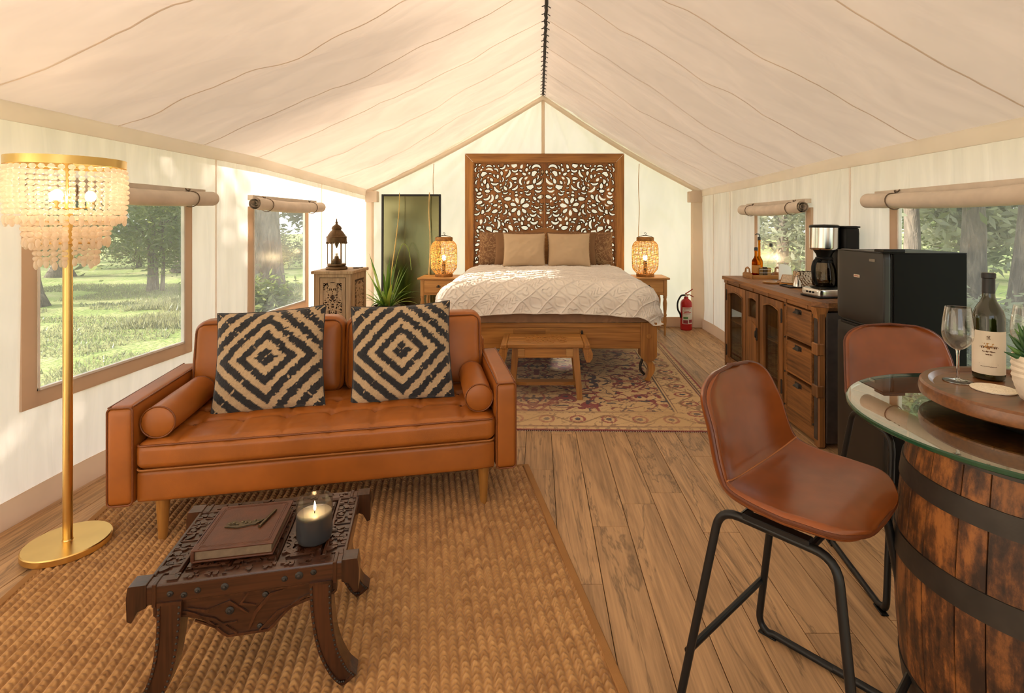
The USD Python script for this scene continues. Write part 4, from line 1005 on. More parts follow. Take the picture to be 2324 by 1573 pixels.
# ---------------------------------------------------------------- pillows on the bed
LIN = plain("beige_linen", srgb(196, 170, 138), .9, vary=.06, scale=5, bump=.5, bscale=420)
BRN = plain("brown_pillow_cotton", srgb(128, 94, 62), .9, vary=.06, bump=.3, bscale=300)
PAI = usdkit.material(stage, LK + "paisley_cotton", {"t": ("texture_coordinate", {}), "n": ("noise_texture", {"scale": 9.0, "detail": 2.0, "distortion": 3.0}), "r": ("rgb_ramp", {"ramp": [(0, srgb(118, 84, 56)), (.44, srgb(128, 92, 62)), (.5, srgb(176, 142, 102)), (.56, srgb(128, 92, 62)), (1, srgb(112, 80, 54))]}), "p": ("principled_bsdf", {"roughness": .9})},
    [("t.object", "n.vector"), ("n.fac", "r.fac"), ("r.color", "p.base_color")], surface="p.BSDF")
def bed_pillow(x, y, z, a, b, th_, mat, label, seed, tilt=-14, fringe=False, rz=0):
    p = thing("bed_pillow", label, "pillow", (x, y, z), math.radians(rz), "pillows leaning on the headboard")
    (v, f), _ = pillow(a, b, th_, 44, .05, .3, seed, crease=.0)
    R = trimesh.transformations.euler_matrix(math.radians(tilt), 0, 0)[:3, :3]
    put("pillowcase", (v @ R.T, f), mat, p, smooth=True)
    e = np.linspace(-1, 1, 46); o = np.ones(46)
    ring = np.vstack([np.stack([e, -o], 1), np.stack([o, e], 1)[1:], np.stack([-e, o], 1)[1:], np.stack([-o, -e], 1)[1:-1]])
    q = np.stack([a * ring[:, 0] * (1 - .05 * (1 - ring[:, 1] ** 2)), np.zeros(len(ring)), b * ring[:, 1] * (1 - .05 * (1 - ring[:, 0] ** 2))], 1)
    if fringe:
        g = np.random.default_rng(seed); fr = [tube(np.array([c, c * (1 + .03 * g.uniform(.5, 1)) + g.normal(0, .002, 3)]) @ R.T, .0025, 4) for c in q]
        put("fringe", J(*fr), mat, p, kind="stuff")
    else: put("hem", tube(q @ R.T, .004, 5, closed=True), mat, p)
bed_pillow(-.47, 6.74, 1.075, .28, .21, .085, PAI, "brown paisley pillow at the left end of the headboard", 1)
bed_pillow(.66, 6.74, 1.075, .28, .21, .085, PAI, "brown paisley pillow at the right end of the headboard", 2)
bed_pillow(-.235, 6.56, 1.08, .30, .205, .08, BRN, "plain brown pillow behind the left linen cushion", 3)
bed_pillow(.405, 6.56, 1.08, .30, .205, .08, BRN, "plain brown pillow behind the right linen cushion", 4)
bed_pillow(-.168, 6.33, 1.075, .248, .200, .085, LIN, "square beige linen cushion with fringe, left of the front pair on the bed", 5, -16, True)
bed_pillow(.362, 6.33, 1.075, .248, .200, .085, LIN, "square beige linen cushion with fringe, right of the front pair on the bed", 6, -16, True)

# ================================================================ bench at the foot of the bed
t = thing("bench", "small honey coloured wooden bench with carved drop ends, at the foot of the bed", "bench", (.055, 4.365, .0095))
for k in range(3): put("top_board", box(-.30, .30, -.19 + k * .1272, -.19 + k * .1272 + .1255, .408, .438, .004), TEAKX, t)
put("top_carving", prism(affinity.translate(tracery(.34, .26, 90, 40, .004), 0, 0), .0035, .4365), TEAKX, t)
for sx in (-1, 1):
    put("end_board", box(sx * .302, sx * .350, -.195, .195, .400, .436, .006), TEAKY, t)
    dr = sg.Polygon([(.300, .405), (.348, .405), (.366, .36), (.362, .325), (.345, .300), (.325, .300), (.312, .335)]).buffer(.006)
    if sx < 0: dr = affinity.scale(dr, -1, 1, origin=(0, 0))
    for sy in (-1, 1):
        e = put("drop_bracket", T(upright(prism(dr, .06)), (0, sy * .155 + .03, 0)), TEAKZ, t)
        put("bracket_carving", T(upright(prism(affinity.translate(tracery(.03, .06, 91, 8, .003, False), sx * .338, .352), .004)), (0, sy * .155 - .0295, 0)), TEAKZ, e)
        lg = hull([(sx * (.235 + q) + i, sy * (.145 + q * .5) + j, zz) for q, zz, w in ((0, .405, .026), (.035, 0, .022)) for i in (-w, w) for j in (-w, w)])
        put("leg", lg, TEAKZ, t)
    put("side_apron", box(sx * .238 - .012, sx * .238 + .012, -.125, .125, .335, .405, .003), TEAKY, t)
for sy in (-1, 1):
    put("apron", box(-.235, .235, sy * .155 - .012, sy * .155 + .012, .325, .408, .004), TEAKX, t)
    for sx in (-1, 1): put("apron_block", box(sx * .19 - .028, sx * .19 + .028, sy * .168 - .006, sy * .168 + .006, .335, .400, .003), OAKX, t)
put("stretcher", T(prism(sg.Polygon([(-.255, -.03), (-.15, -.055), (0, -.045), (.15, -.055), (.255, -.03), (.255, .03), (-.255, .03)]).buffer(.004), .026), (0, 0, .075)), TEAKX, t)
for sx in (-1, 1): put("side_stretcher", box(sx * .262 - .013, sx * .262 + .013, -.15, .15, .07, .10, .003), TEAKY, t)

# ================================================================ nightstands
def nightstand(x, label, side):
    t = thing("nightstand", label, "nightstand", (x, 6.80, 0), 0, "wooden nightstands beside the bed")
    put("top", box(-.26, .26, -.215, .215, .692, .716, .006), OAKX, t)
    put("case", J(box(-.225, .225, .165, .185, .50, .69), box(-.225, -.205, -.18, .18, .50, .69), box(.205, .225, -.18, .18, .50, .69), box(-.225, .225, -.18, .18, .50, .515)), OAKX, t)
    d_ = put("drawer", box(-.180, .180, -.198, .14, .528, .676, .004), OAKX, t)
    put("pull", J(tube(bent([(-.022, -.199, .612), (-.022, -.214, .598), (.022, -.214, .598), (.022, -.199, .612)], .012), .0035, 6), T(lathe([(0, 0), (.016, 0), (.012, .004), (0, .006)], 16), (0, -.197, .612), rx=PI / 2)), IRON, d_, label="dark metal drawer pull")
    put("front_rail", J(box(-.21, .21, -.192, -.16, .676, .692, .002), box(-.21, .21, -.192, -.16, .500, .528, .002)), OAKX, t)
    for sx in (-1, 1):
        for sy in (-1, 1):
            put("leg", J(box(sx * .205 - .022, sx * .205 + .022, sy * .172 - .022, sy * .172 + .022, .485, .692, .003),
                lathe([(0, .0), (.014, 0), (.013, .06), (.018, .13), (.024, .20), (.017, .235), (.024, .25), (.017, .27), (.022, .33), (.026, .40), (.018, .45), (.024, .47), (.020, .49), (0, .49)], 16, (sx * .205, sy * .172, 0))), OAKZ, t)
    put("shelf", rbox(-.185, .185, -.15, .15, .12, .17, .022), TEAKX, t)
    put("shelf_log", T(lathe([(0, -.19), (.03, -.19), (.037, -.1), (.034, 0), (.038, .1), (.03, .19), (0, .19)], 14), (0, -.165, .145), ry=PI / 2), TEAKX, t)
nightstand(-1.235, "wooden nightstand to the left of the bed, in front of the mirror", -1)
nightstand(1.365, "wooden nightstand to the right of the bed, by the fire extinguisher", 1)

# ================================================================ wicker lantern lamps
WICK = plain("rattan", srgb(216, 168, 92), .6, vary=.3, scale=30)
WICKD = plain("rattan_band", srgb(160, 112, 52), .6, vary=.3, scale=30)
BULBM = glow("warm_bulb", (1.0, .74, .40), 85)
def wicker_lamp(x, y, label):
    t = thing("wicker_lamp", label, "lamp", (x, y, .7165), 0, "woven lantern lamps on the nightstands")
    prof = [(.105, .035), (.135, .07), (.158, .105), (.163, .16), (.164, .26), (.163, .35), (.156, .395), (.135, .430), (.105, .452)]
    pr = smooth_path(prof, 40)
    g = np.random.default_rng(3); rings = []
    zz = np.linspace(.04, .448, 26)
    for z in zz:
        r = np.interp(z, pr[:, 1], pr[:, 0]); a = np.linspace(0, 2 * PI, 48, endpoint=False)
        rings.append(tube(np.stack([(r + .002 * np.cos(a * 18)) * np.cos(a), (r + .002 * np.cos(a * 18)) * np.sin(a), z + .003 * np.sin(a * 9 + z * 300) + g.normal(0, .0012, 48)], 1), .0030, 4, closed=True))
    put("weave", J(*rings), WICK, t, kind="stuff")
    vs = []
    for k in range(40):
        a = k * 2 * PI / 40 + pr[:, 1] * (1.2 if k % 2 else -1.2)
        vs.append(tube(np.stack([pr[:, 0] * np.cos(a), pr[:, 0] * np.sin(a), pr[:, 1]], 1)[::2], .0027, 4))
    put("stakes", J(*vs), WICK, t, kind="stuff")
    put("base", lathe([(0, 0), (.108, 0), (.112, .006), (.112, .03), (.106, .036), (0, .034)], 32), WICKD, t)
    put("collar", lathe([(.098, .448), (.108, .446), (.110, .49), (.104, .497), (.092, .494), (.092, .452)], 32), WICKD, t)
    put("lid_strap", tube(smooth_path([(-.1, 0, .494), (-.05, 0, .512), (0, 0, .520), (.05, 0, .512), (.1, 0, .494)], 16), .004, 6), IRON, t)
    put("hook", tube(smooth_path([(0, 0, .520), (.012, 0, .535), (.008, 0, .552), (-.008, 0, .552), (-.012, 0, .54)], 16), .003, 6), IRON, t, label="iron hanging hook")
    put("socket", lathe([(0, .034), (.03, .034), (.022, .06), (.020, .12), (.024, .17), (.018, .20), (0, .20)], 20), plain_dark2, t)
    put("bulb", ball((0, 0, .238), (.027, .027, .036), 2), BULBM, t, label="glowing warm bulb", smooth=True)
plain_dark2 = plain("lamp_socket", (.05, .035, .02), .6)
wicker_lamp(-1.20, 6.78, "glowing woven rattan lantern on the left nightstand")
wicker_lamp(1.355, 6.78, "glowing woven rattan lantern on the right nightstand")

# ================================================================ mirror, plant, stakes, carved cabinet, lantern, extinguisher
t = thing("standing_mirror", "tall mirror in a thin black frame leaning by the back wall", "mirror", (-1.668, 6.99, 0))
tilt = .012
def mb(x0, x1, z0, z1, y0=-.018, y1=.018): return box(x0, x1, y0, y1, z0, z1, .003)
mt = T(J(mb(-.388, -.362, .185, 1.77)), rx=-tilt)
for a in ((-.388, -.362, .185, 1.77), (.362, .388, .185, 1.77), (-.362, .362, 1.744, 1.77), (-.362, .362, .185, .215)): put("frame_bar", T(mb(*a), rx=-tilt), BLACKM, t)
put("mirror_glass", T(box(-.364, .364, -.006, .004, .21, 1.748, .001), rx=-tilt), usdkit.material(stage, LK + "olive_mirror", {"p": ("principled_bsdf", {"base_color": (.20, .21, .115), "metallic": 1.0, "roughness": .16})}, surface="p.BSDF"), t, label="mirror glass with an olive tint")
for sx in (-1, 1): put("foot", T(box(sx * .34 - .02, sx * .34 + .02, -.10, .12, 0, .19, .006)), BLACKM, t)

t = thing("potted_plant", "leafy green plant in a brown pot in front of the mirror", "plant", (-1.875, 6.60, 0))
POT = plain("brown_pot", srgb(108, 82, 66), .6, vary=.1)
put("pot", lathe([(0, 0), (.115, 0), (.12, .01), (.150, .33), (.158, .345), (.163, .35), (.165, .375), (.160, .38), (.150, .378), (.147, .345), (0, .345)], 40), POT, t, smooth=30)
put("soil", disc((0, 0, .335), .146, .022), plain("potting_soil", (.04, .025, .015), .95), t)
PL = [usdkit.material(stage, LK + f"blade_leaf_{k}", {"d": ("principled_bsdf", {"base_color": c, "roughness": .4}), "t": ("translucent_bsdf", {"color": tuple(q * 1.5 for q in c)}), "x": ("mix_closure", {"fac": .35})}, [("d.BSDF", "x.closure1"), ("t.BSDF", "x.closure2")], surface="x.closure") for k, c in enumerate(((.13, .24, .035), (.26, .36, .055), (.07, .15, .025)))]
g = np.random.default_rng(21)
def strap_leaf(L, w, a, el, droop, base):
    q = np.linspace(0, 1, 12); e = el - droop * q ** 1.4
    dr = np.stack([np.cos(a) * np.cos(e), np.sin(a) * np.cos(e), np.sin(e)], 1)
    c = np.asarray(base, float) + np.vstack([[0, 0, 0], np.cumsum((dr[1:] + dr[:-1]) / 2 * L / 11, 0)])
    sd = np.array([-np.sin(a), np.cos(a), 0]); ww = w * np.sin(np.clip(q * .9 + .1, 0, 1) * PI) ** .7 * (1 - q ** 6)
    up = np.cross(dr, sd); 
    P = np.stack([c - sd * ww[:, None] + up * (ww * -.25)[:, None], c, c + sd * ww[:, None] + up * (ww * -.25)[:, None]], 1)
    return sheet(P)
for k in range(46):
    a = g.uniform(0, 2 * PI); L = g.uniform(.24, .62); el = g.uniform(.55, 1.52)
    if math.cos(a) < -.1: L = min(L, .36); el = max(el, .8)
    if el > 1.25: L = g.uniform(.5, .74)
    put("leaf", strap_leaf(L, g.uniform(.010, .024), a, el, g.uniform(.3, 1.9) if el < 1.2 else g.uniform(.1, .8), (.05 * math.cos(a), .05 * math.sin(a), .35)), PL[k % 3], t, smooth=True)
put("tall_stem", tube(smooth_path([(.02, .02, .35), (.03, .06, .7), (.06, .16, 1.1), (.085, .24, 1.5), (.09, .262, 1.78)], 24), np.linspace(.010, .004, 24), 8), plain("pale_cane", srgb(196, 168, 96), .6, vary=.2), t, label="tall pale cane rising in front of the mirror")
put("arching_stem", tube(smooth_path([(0.02, 0, .35), (.08, .1, .85), (.15, .16, 1.12), (.23, .17, 1.05), (.27, .14, .80)], 26), .004, 6), PL[1], t)
t = put("bamboo_cane", tube(np.array([(-1.415 + .008 * math.sin(z * 7), 6.925 + .01 * z / 1.7, z) for z in np.linspace(.004, 1.79, 22)]), np.array([.0055 + .0012 * (k % 4 == 0) for k in range(22)]), 8), plain("dry_cane", srgb(206, 172, 112), .6, vary=.2), None, "thin dry bamboo cane standing before the mirror behind the left nightstand", "cane")

CAB = wood("whitewashed_carved", srgb(112, 86, 58), srgb(180, 150, 112), "z", .7, 1.0, .06, .6, (.3, .7))
CABD = plain("carved_dark_recess", srgb(64, 44, 26), .8, vary=.2)
t = thing("carved_cabinet", "weathered carved wooden cabinet standing by the left wall", "cabinet", (-2.107, 5.70, 0))
put("top", box(-.215, .215, -.255, .255, .872, .903, .005), CAB, t)
put("body", box(-.185, .185, -.215, .225, .03, .872, .004), CABD, t)
for a in ((-.192, -.135, .02, .872), (.135, .192, .02, .872)): put("stile", box(a[0], a[1], -.236, -.205, a[2], a[3], .004), CAB, t)
put("rail", box(-.14, .14, -.234, -.205, .835, .872, .004), CAB, t); put("rail", box(-.14, .14, -.234, -.205, .02, .10, .004), CAB, t)
dr = put("door", box(-.133, .133, -.222, -.205, .103, .832, .003), CABD, t)
arch = sg.box(-.13, .105, .13, .830).difference(unary_union([sg.box(-.098, .15, .098, .68), affinity.scale(sg.Point(0, .68).buffer(.098, 12), 1, 1.1)]))
put("door_arch", T(upright(prism(arch, .014)), (0, -.221, 0)), CAB, dr)
put("door_carving", T(upright(prism(affinity.translate(tracery(.190, .62, 70, 130, .0038), 0, .47), .014)), (0, -.221, 0)), CAB, dr)
for y0, y1 in ((-.205, -.14), (.16, .225)): put("side_stile", box(.178, .197, y0, y1, .02, .872, .004), CAB, t)
put("side_rail", box(.178, .197, -.14, .16, .80, .872, .004), CAB, t)
v, f = prism(affinity.translate(tracery(.26, .68, 71, 130, .0045), 0, 0), .012)
put("side_carving", (np.stack([.183 + v[:, 2], v[:, 0] + .01, v[:, 1] + .44], 1), f), CAB, t)
for sx in (-1, 1):
    for sy in (-1, 1): put("foot", box(sx * .165 - .025, sx * .165 + .025, sy * .19 - .025, sy * .19 + .025, 0, .035, .004), CAB, t)
put("small_tray", J(lathe([(0, 0), (.03, 0), (.034, .008), (.030, .008), (.028, .003), (0, .003)], 20), tube(np.array([(.03, 0, .006), (.07, .01, .01)]), .004, 6)), IRON, None, "small dark metal dish on the carved cabinet behind the lantern", "dish")
UsdGeom.Xformable(stage.GetPrimAtPath("/World/small_tray")).AddTranslateOp().Set(Gf.Vec3d(-1.98, 5.80, .9035))

t = thing("moroccan_lantern", "tall bronze lantern with glass sides on the carved cabinet", "lantern", (-2.135, 5.65, .9035))
BRZ = plain("lantern_bronze", srgb(92, 70, 44), .45, .75, vary=.25, scale=25)
put("base", lathe([(0, 0), (.108, 0), (.112, .01), (.104, .028), (.088, .038), (.096, .046), (.092, .062), (0, .062)], 36), BRZ, t, smooth=30)
put("glass_chimney", lathe([(.084, .062), (.084, .29)], 36), pane("lantern_glass", (.95, .93, .88), .0), t, smooth=True)
for k in range(6):
    a = k * PI / 3 + .3; put("bar", cyl((.090 * math.cos(a), .090 * math.sin(a), .055), (.090 * math.cos(a), .090 * math.sin(a), .31), .0042, 8), BRZ, t)
put("crown", lathe([(.085, .285), (.098, .285), (.101, .295), (.100, .335), (.105, .342), (.098, .35), (.07, .352), (0, .352)], 36), BRZ, t, smooth=30)
for k in range(24):
    a = k * PI / 12; put("crown_drop", ball((.099 * math.cos(a), .099 * math.sin(a), .283), (.008, .008, .012), 1), BRZ, t)
put("roof", lathe([(.094, .35), (.088, .362), (.062, .40), (.048, .412), (.046, .422), (.052, .432), (.044, .452), (.026, .468), (.014, .476), (.010, .49), (.014, .497), (.006, .508), (.004, .53), (0, .548)], 32), BRZ, t, smooth=40)
put("burner", lathe([(0, .062), (.05, .062), (.055, .09), (.04, .105), (.022, .118), (.02, .14), (0, .14)], 24), BRZ, t, smooth=30)
put("candle", lathe([(0, .14), (.012, .14), (.012, .17), (0, .172)], 16), plain("ivory_wax", (.8, .72, .6), .5), t)
put("flame", lathe([(0, .172), (.005, .178), (.006, .188), (.003, .205), (0, .218)], 14), glow("lantern_flame", (1, .7, .38), 30), t, smooth=True)
put("inner_cone", lathe([(0, .225), (.006, .23), (.02, .27), (.03, .29), (0, .29)], 20), BRZ, t)

t = thing("fire_extinguisher", "red fire extinguisher standing in the corner of the back wall", "fire extinguisher", (1.93, 6.98, 0))
RED = plain("red_paint", srgb(178, 24, 24), .3, vary=.05)
put("cylinder", lathe([(0, 0), (.066, 0), (.073, .008), (.074, .02), (.074, .33), (.070, .36), (.055, .385), (.034, .40), (.028, .41), (.028, .43), (0, .43)], 36), RED, t, smooth=40)
a = np.linspace(-2.5, -.35, 26); zz = (.085, .30)
LB = plain("printed_label", (.72, .69, .62), .5, vary=.05)
lbl = put("label", sheet(np.stack([np.stack([.0752 * np.cos(a), .0752 * np.sin(a), np.full(26, z)], -1) for z in zz])), LB, t, label="printed paper label around the cylinder")
def patch(a0, a1, z0, z1, r=.0758):
    q = np.linspace(a0, a1, 8); return sheet(np.stack([np.stack([r * np.cos(q), r * np.sin(q), np.full(8, z)], -1) for z in (z0, z1)]))
put("print", J(*[patch(-2.3 + (k % 2) * .1, -.9 - (k % 3) * .2, .285 - k * .018, .291 - k * .018) for k in range(5)]), plain("label_red_ink", (.42, .03, .03), .6), lbl)
put("print", patch(-2.3, -1.5, .150, .178), plain("label_green_ink", (.08, .22, .07), .6), lbl)
put("print", J(patch(-1.35, -.5, .10, .14), patch(-2.35, -1.5, .09, .135)), plain("label_dark_ink", (.28, .03, .04), .6), lbl)
put("valve", J(cyl((0, 0, .42), (0, 0, .468), .016), cyl((-.03, 0, .45), (.03, 0, .45), .010)), plain("valve_metal", (.5, .32, .2), .35, .8), t)
put("handle", J(tube(bent([(-.01, 0, .468), (.02, -.002, .485), (.085, -.006, .53)], .02), .007, 8), tube(bent([(-.01, 0, .455), (.04, -.002, .458), (.095, -.006, .428)], .02), .006, 8)), plain("handle_red", srgb(150, 40, 30), .4), t)
put("gauge", T(lathe([(0, 0), (.014, 0), (.014, .012), (0, .014)], 18), (-.012, -.018, .445), rx=PI / 2), STEEL, t)
put("hose", tube(smooth_path([(-.02, -.005, .452), (-.07, -.01, .440), (-.112, -.012, .36), (-.112, -.014, .27), (-.082, -.02, .205), (-.078, -.025, .16)], 30), .0115, 8), BLACKM, t, label="black rubber hose")

# ================================================================ sideboard
SBY0, SBY1, SBX, SBD, SBH = 3.30, 4.97, 1.735, .415, .903
t = thing("sideboard", "rustic wooden sideboard with glass doors and three drawers", "sideboard", (SBX, 0, 0))
def fb(x0, x1, y0, y1, z0, z1, b=.003): return box(x0, x1, y0, y1, z0, z1, b)
tp = sg.Polygon([(-.022, SBY1 + .015), (-.022, SBY0 + .06), (.05, SBY0 - .015), (SBD, SBY0 - .015), (SBD, SBY1 + .015)])
put("top", prism(tp.buffer(-.002).buffer(.002), .030, SBH - .030), RUSTY, t)
put("cornice", fb(-.008, SBD - .01, SBY0 + .05, SBY1 + .0, SBH - .062, SBH - .030, .004), RUSTY, t)
for k in range(6): put("cornice_block", fb(-.014, .004, SBY0 + .12 + k * .29, SBY0 + .15 + k * .29, SBH - .06, SBH - .032, .002), RUSTZ, t)
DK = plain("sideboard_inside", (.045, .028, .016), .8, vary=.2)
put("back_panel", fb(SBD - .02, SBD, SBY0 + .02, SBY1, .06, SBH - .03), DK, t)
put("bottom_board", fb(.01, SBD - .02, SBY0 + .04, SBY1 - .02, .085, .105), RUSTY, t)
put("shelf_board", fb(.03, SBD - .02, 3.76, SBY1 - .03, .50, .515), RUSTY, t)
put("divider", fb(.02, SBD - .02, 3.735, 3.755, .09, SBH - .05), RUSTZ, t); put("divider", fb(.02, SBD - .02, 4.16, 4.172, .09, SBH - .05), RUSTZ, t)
put("end_panel", fb(.02, SBD - .005, SBY1 - .024, SBY1 - .002, .03, SBH - .04), RUSTZ, t)
IRW = plain("iron_bound_edge", srgb(66, 58, 54), .5, .3, vary=.25, scale=14, bump=.3, bscale=60)
put("iron_end_panel", fb(.045, SBD - .005, SBY0 - .002, SBY0 + .018, .03, SBH - .062, .004), IRW, t, label="dark iron sheet on the near end")
put("plinth", fb(.004, .02, SBY0 + .03, SBY1 - .01, .02, .115, .004), RUSTY, t)
for y0, y1 in ((SBY1 - .055, SBY1 - .002), (SBY0 + .0, SBY0 + .055)): put("corner_post", fb(-.006, .045, y0, y1, 0, SBH - .06, .010), RUSTZ, t)
put("iron_strap", fb(-.010, -.004, SBY0 + .008, SBY0 + .046, .05, SBH - .10, .002), IRW, t, label="worn grey iron strip on the near corner")
for z in (.36, .62): put("corner_clasp", fb(-.020, .03, SBY0 - .008, SBY0 + .060, z - .045, z + .03, .006), RUSTZ, t, label="orange brown wooden clasp on the corner")
put("corbel", hull([(x, y, z) for x, y, z in ((-.02, SBY0 - .004, SBH - .032), (-.02, SBY0 + .07, SBH - .032), (.06, SBY0 - .004, SBH - .032), (.06, SBY0 + .07, SBH - .032), (-.002, SBY0 + .006, SBH - .13), (-.002, SBY0 + .05, SBH - .13), (.03, SBY0 + .006, SBH - .13))]), RUSTZ, t)
for y0, y1 in ((3.725, 3.765), (4.150, 4.180)): put("stile", fb(-.003, .022, y0, y1, .10, SBH - .062, .004), RUSTZ, t)
CLEAR = pane("cabinet_glass", (.86, .84, .78), .0)
def arch_yz(ya, yb, za, zb, rise, n=14):
    q = np.linspace(0, 1, n); return [(ya, za), (yb, za)] + [(yb + (ya - yb) * s, zb + rise * math.sin(PI * s)) for s in q]
def facing(m, x):
    """From xy (y along the wall, up) and depth z to a front that faces -x."""
    v, f = m; return np.stack([x - v[:, 2], v[:, 0], v[:, 1]], 1), f[:, ::-1]
def glass_door(y0, y1, ya, yb, za, zb, rise, handle_y, hinge_y):
    d = put("door", facing(prism(sg.box(y0, .118, y1, SBH - .068).difference(sg.Polygon(arch_yz(ya, yb, za, zb, rise)).buffer(.001)), .022), .010), RUSTZ, t)
    op = sg.Polygon(arch_yz(ya, yb, za, zb, rise))
    put("door_bead", facing(prism(op.buffer(.010).difference(op), .006), -.011), RUSTZ, d)
    put("door_glass", facing(prism(op.buffer(.008), .003), .004), CLEAR, d)
    for z in (.24, .74): put("hinge", J(fb(-.018, -.011, hinge_y - .010, hinge_y + .010, z - .045, z + .045, .002), cyl((-.017, hinge_y, z - .05), (-.017, hinge_y, z + .05), .005, 8)), IRON, d, label="dark iron hinge")
    if handle_y: put("handle", J(fb(-.016, -.011, handle_y - .010, handle_y + .010, .50, .60, .002), tube(bent([(-.016, handle_y, .52), (-.034, handle_y, .53), (-.034, handle_y, .58), (-.016, handle_y, .59)], .01), .0042, 8)), IRON, d, label="dark iron door handle")
    return d
glass_door(4.450, 4.900, 4.515, 4.845, .18, .755, .025, 0, 4.885)
glass_door(3.770, 4.145, 3.835, 4.085, .16, .765, .022, 0, 3.780)
# narrow middle door: a small pane above a wooden panel
d = put("door", facing(prism(sg.box(4.185, .118, 4.440, SBH - .068).difference(sg.Polygon(arch_yz(4.235, 4.395, .63, .775, .012))), .022), .010), RUSTZ, t)
put("door_glass", facing(prism(sg.Polygon(arch_yz(4.228, 4.402, .622, .778, .012)), .003), .004), CLEAR, d)
put("door_panel", facing(prism(sg.Polygon(arch_yz(4.225, 4.405, .25, .57, .03)).buffer(.004), .007), -.011), RUSTZ, d)
put("handle", J(fb(-.024, -.011, 4.198, 4.216, .47, .57, .004), ball((-.028, 4.207, .52), (.008, .008, .03), 1)), IRON, d, label="dark iron door handle")
for k, (za, zb) in enumerate(((.120, .345), (.372, .590), (.617, .832))):
    q = put("drawer", fb(-.012, .30, 3.365, 3.712, za, zb, .004), RUSTY, t)
    put("drawer_bead", facing(prism(sg.box(3.365, za, 3.712, zb).difference(sg.box(3.377, za + .012, 3.700, zb - .012)), .004), -.011), RUSTY, q)
    cy, cz = 3.54, zb - .036
    cup = np.linspace(0, PI, 10); P = np.array([[(-.012 - .024 * math.sin(b), cy + .036 * math.cos(a_), cz + .026 * math.sin(a_) * math.cos(b)) for a_ in cup] for b in np.linspace(0, PI / 2, 7)])
    put("pull", J(sheet(P), fb(-.0155, -.0115, cy - .044, cy + .044, cz - .004, cz + .030, .002)), IRON, q, label="dark iron cup pull")
for y in (3.358, 3.745): 
    for z in (.13, .36, .60, .82): put("nail", ball((-.008, y, z), (.004, .007, .007), 1), IRON, t)
GL = usdkit.material(stage, LK + "clear_glass", {"p": ("glass_bsdf", {"color": (.97, .98, .97), "IOR": 1.45, "roughness": .0})}, surface="p.BSDF")
THIN = pane("thin_glass", (.93, .93, .9), .03)
CER = plain("white_ceramic", (.72, .69, .63), .3, vary=.03)
for y, z in ((3.90, .106), (4.02, .516), (4.62, .106), (4.74, .516)):
    put("glass_jar", lathe([(0, 0), (.062, 0), (.07, .012), (.074, .10), (.06, .155), (.045, .17), (.045, .185), (.042, .185), (.04, .17), (.056, .15), (.069, .1), (.065, .015), (0, .01)], 28, (1.96, y, z)), THIN, None, f"glass storage jar on the {'lower' if z < .3 else 'upper'} shelf behind the {'wide near' if y < 4.2 else 'far'} sideboard door", "jar")
put("white_jug", lathe([(0, 0), (.045, 0), (.055, .02), (.058, .08), (.045, .14), (.052, .19), (.048, .19), (.041, .14), (.05, .08), (0, .012)], 28, (1.92, 4.31, .5155)), CER, None, "white jug behind the small pane of the middle sideboard door", "jug")

# ---------------------------------------------------------------- things on the sideboard
TOPZ = SBH + .0005
t = thing("wooden_tray", "honey coloured wooden tray with raised curved ends under the bottles", "tray", (2.015, 4.80, TOPZ), 0)
put("bottom", box(-.135, .135, -.10, .10, 0, .010, .002), TEAKX, t)
for sy in (-1, 1): put("side", box(-.135, .135, sy * .10 - .006, sy * .10 + .006, 0, .032, .002), TEAKX, t)
for sx in (-1, 1):
    pl = sg.Polygon([(-.106, 0), (.106, 0), (.106, .034), (.06, .05), (.045, .085), (.0, .10), (-.045, .085), (-.06, .05), (-.106, .034)]).difference(sg.box(-.03, .055, .03, .075).buffer(.006))
    v, f = prism(pl, .010); put("end", (np.stack([v[:, 2] + sx * .135 - .005, v[:, 0], v[:, 1]], 1), f), TEAKY, t)
AMB = usdkit.material(stage, LK + "amber_glass", {"p": ("glass_bsdf", {"color": (.80, .42, .08), "IOR": 1.3, "roughness": .02})}, surface="p.BSDF")
BCAP = plain("black_cap", (.02, .018, .015), .4)
def bottle(x, y, h, r, mat, label, liquid=None, cap=True, tag=False, neck=.35, group=None, pump=False):
    t = thing("bottle", label, "bottle", (x, y, TOPZ + .0105), 0, group)
    hn = h * (1 - neck)
    put("glass_body", lathe([(0, 0), (r * .92, 0), (r, .006), (r, hn * .78), (r * .92, hn * .9), (r * .45, hn * 1.06), (r * .36, hn * 1.14), (r * .34, h * .97), (r * .42, h * .975), (r * .42, h), (0, h)], 28), mat, t, smooth=40)
    if cap: put("cap", lathe([(0, h), (r * .44, h), (r * .44, h + .026), (r * .3, h + .03), (0, h + .03)], 20), BCAP, t)
    if pump: put("pump", J(cyl((0, 0, h + .02), (0, 0, h + .055), .004, 8), tube(bent([(0, 0, h + .055), (-.028, -.004, h + .058), (-.036, -.005, h + .046)], .008), .0045, 8)), BCAP, t)
    if tag: put("label", lathe([(r + .0006, hn * .22), (r + .0008, hn * .24), (r + .0008, hn * .62), (r + .0006, hn * .64)], 28), plain("amber_label", srgb(186, 130, 60), .6), t)
    return t
bottle(1.945, 4.775, .235, .036, AMB, "amber glass bottle with a paper label at the front of the wooden tray", tag=True, neck=.3)
bottle(2.005, 4.850, .325, .030, AMB, "taller amber bottle with a dark cap behind the labelled one", neck=.5, pump=True)
bottle(2.075, 4.765, .270, .030, THIN, "clear glass bottle with a black stopper on the wooden tray", neck=.4)
t = thing("wire_caddy", "small metal caddy of sachets standing on the wooden tray", "caddy", (2.010, 4.742, TOPZ + .0105), 0)
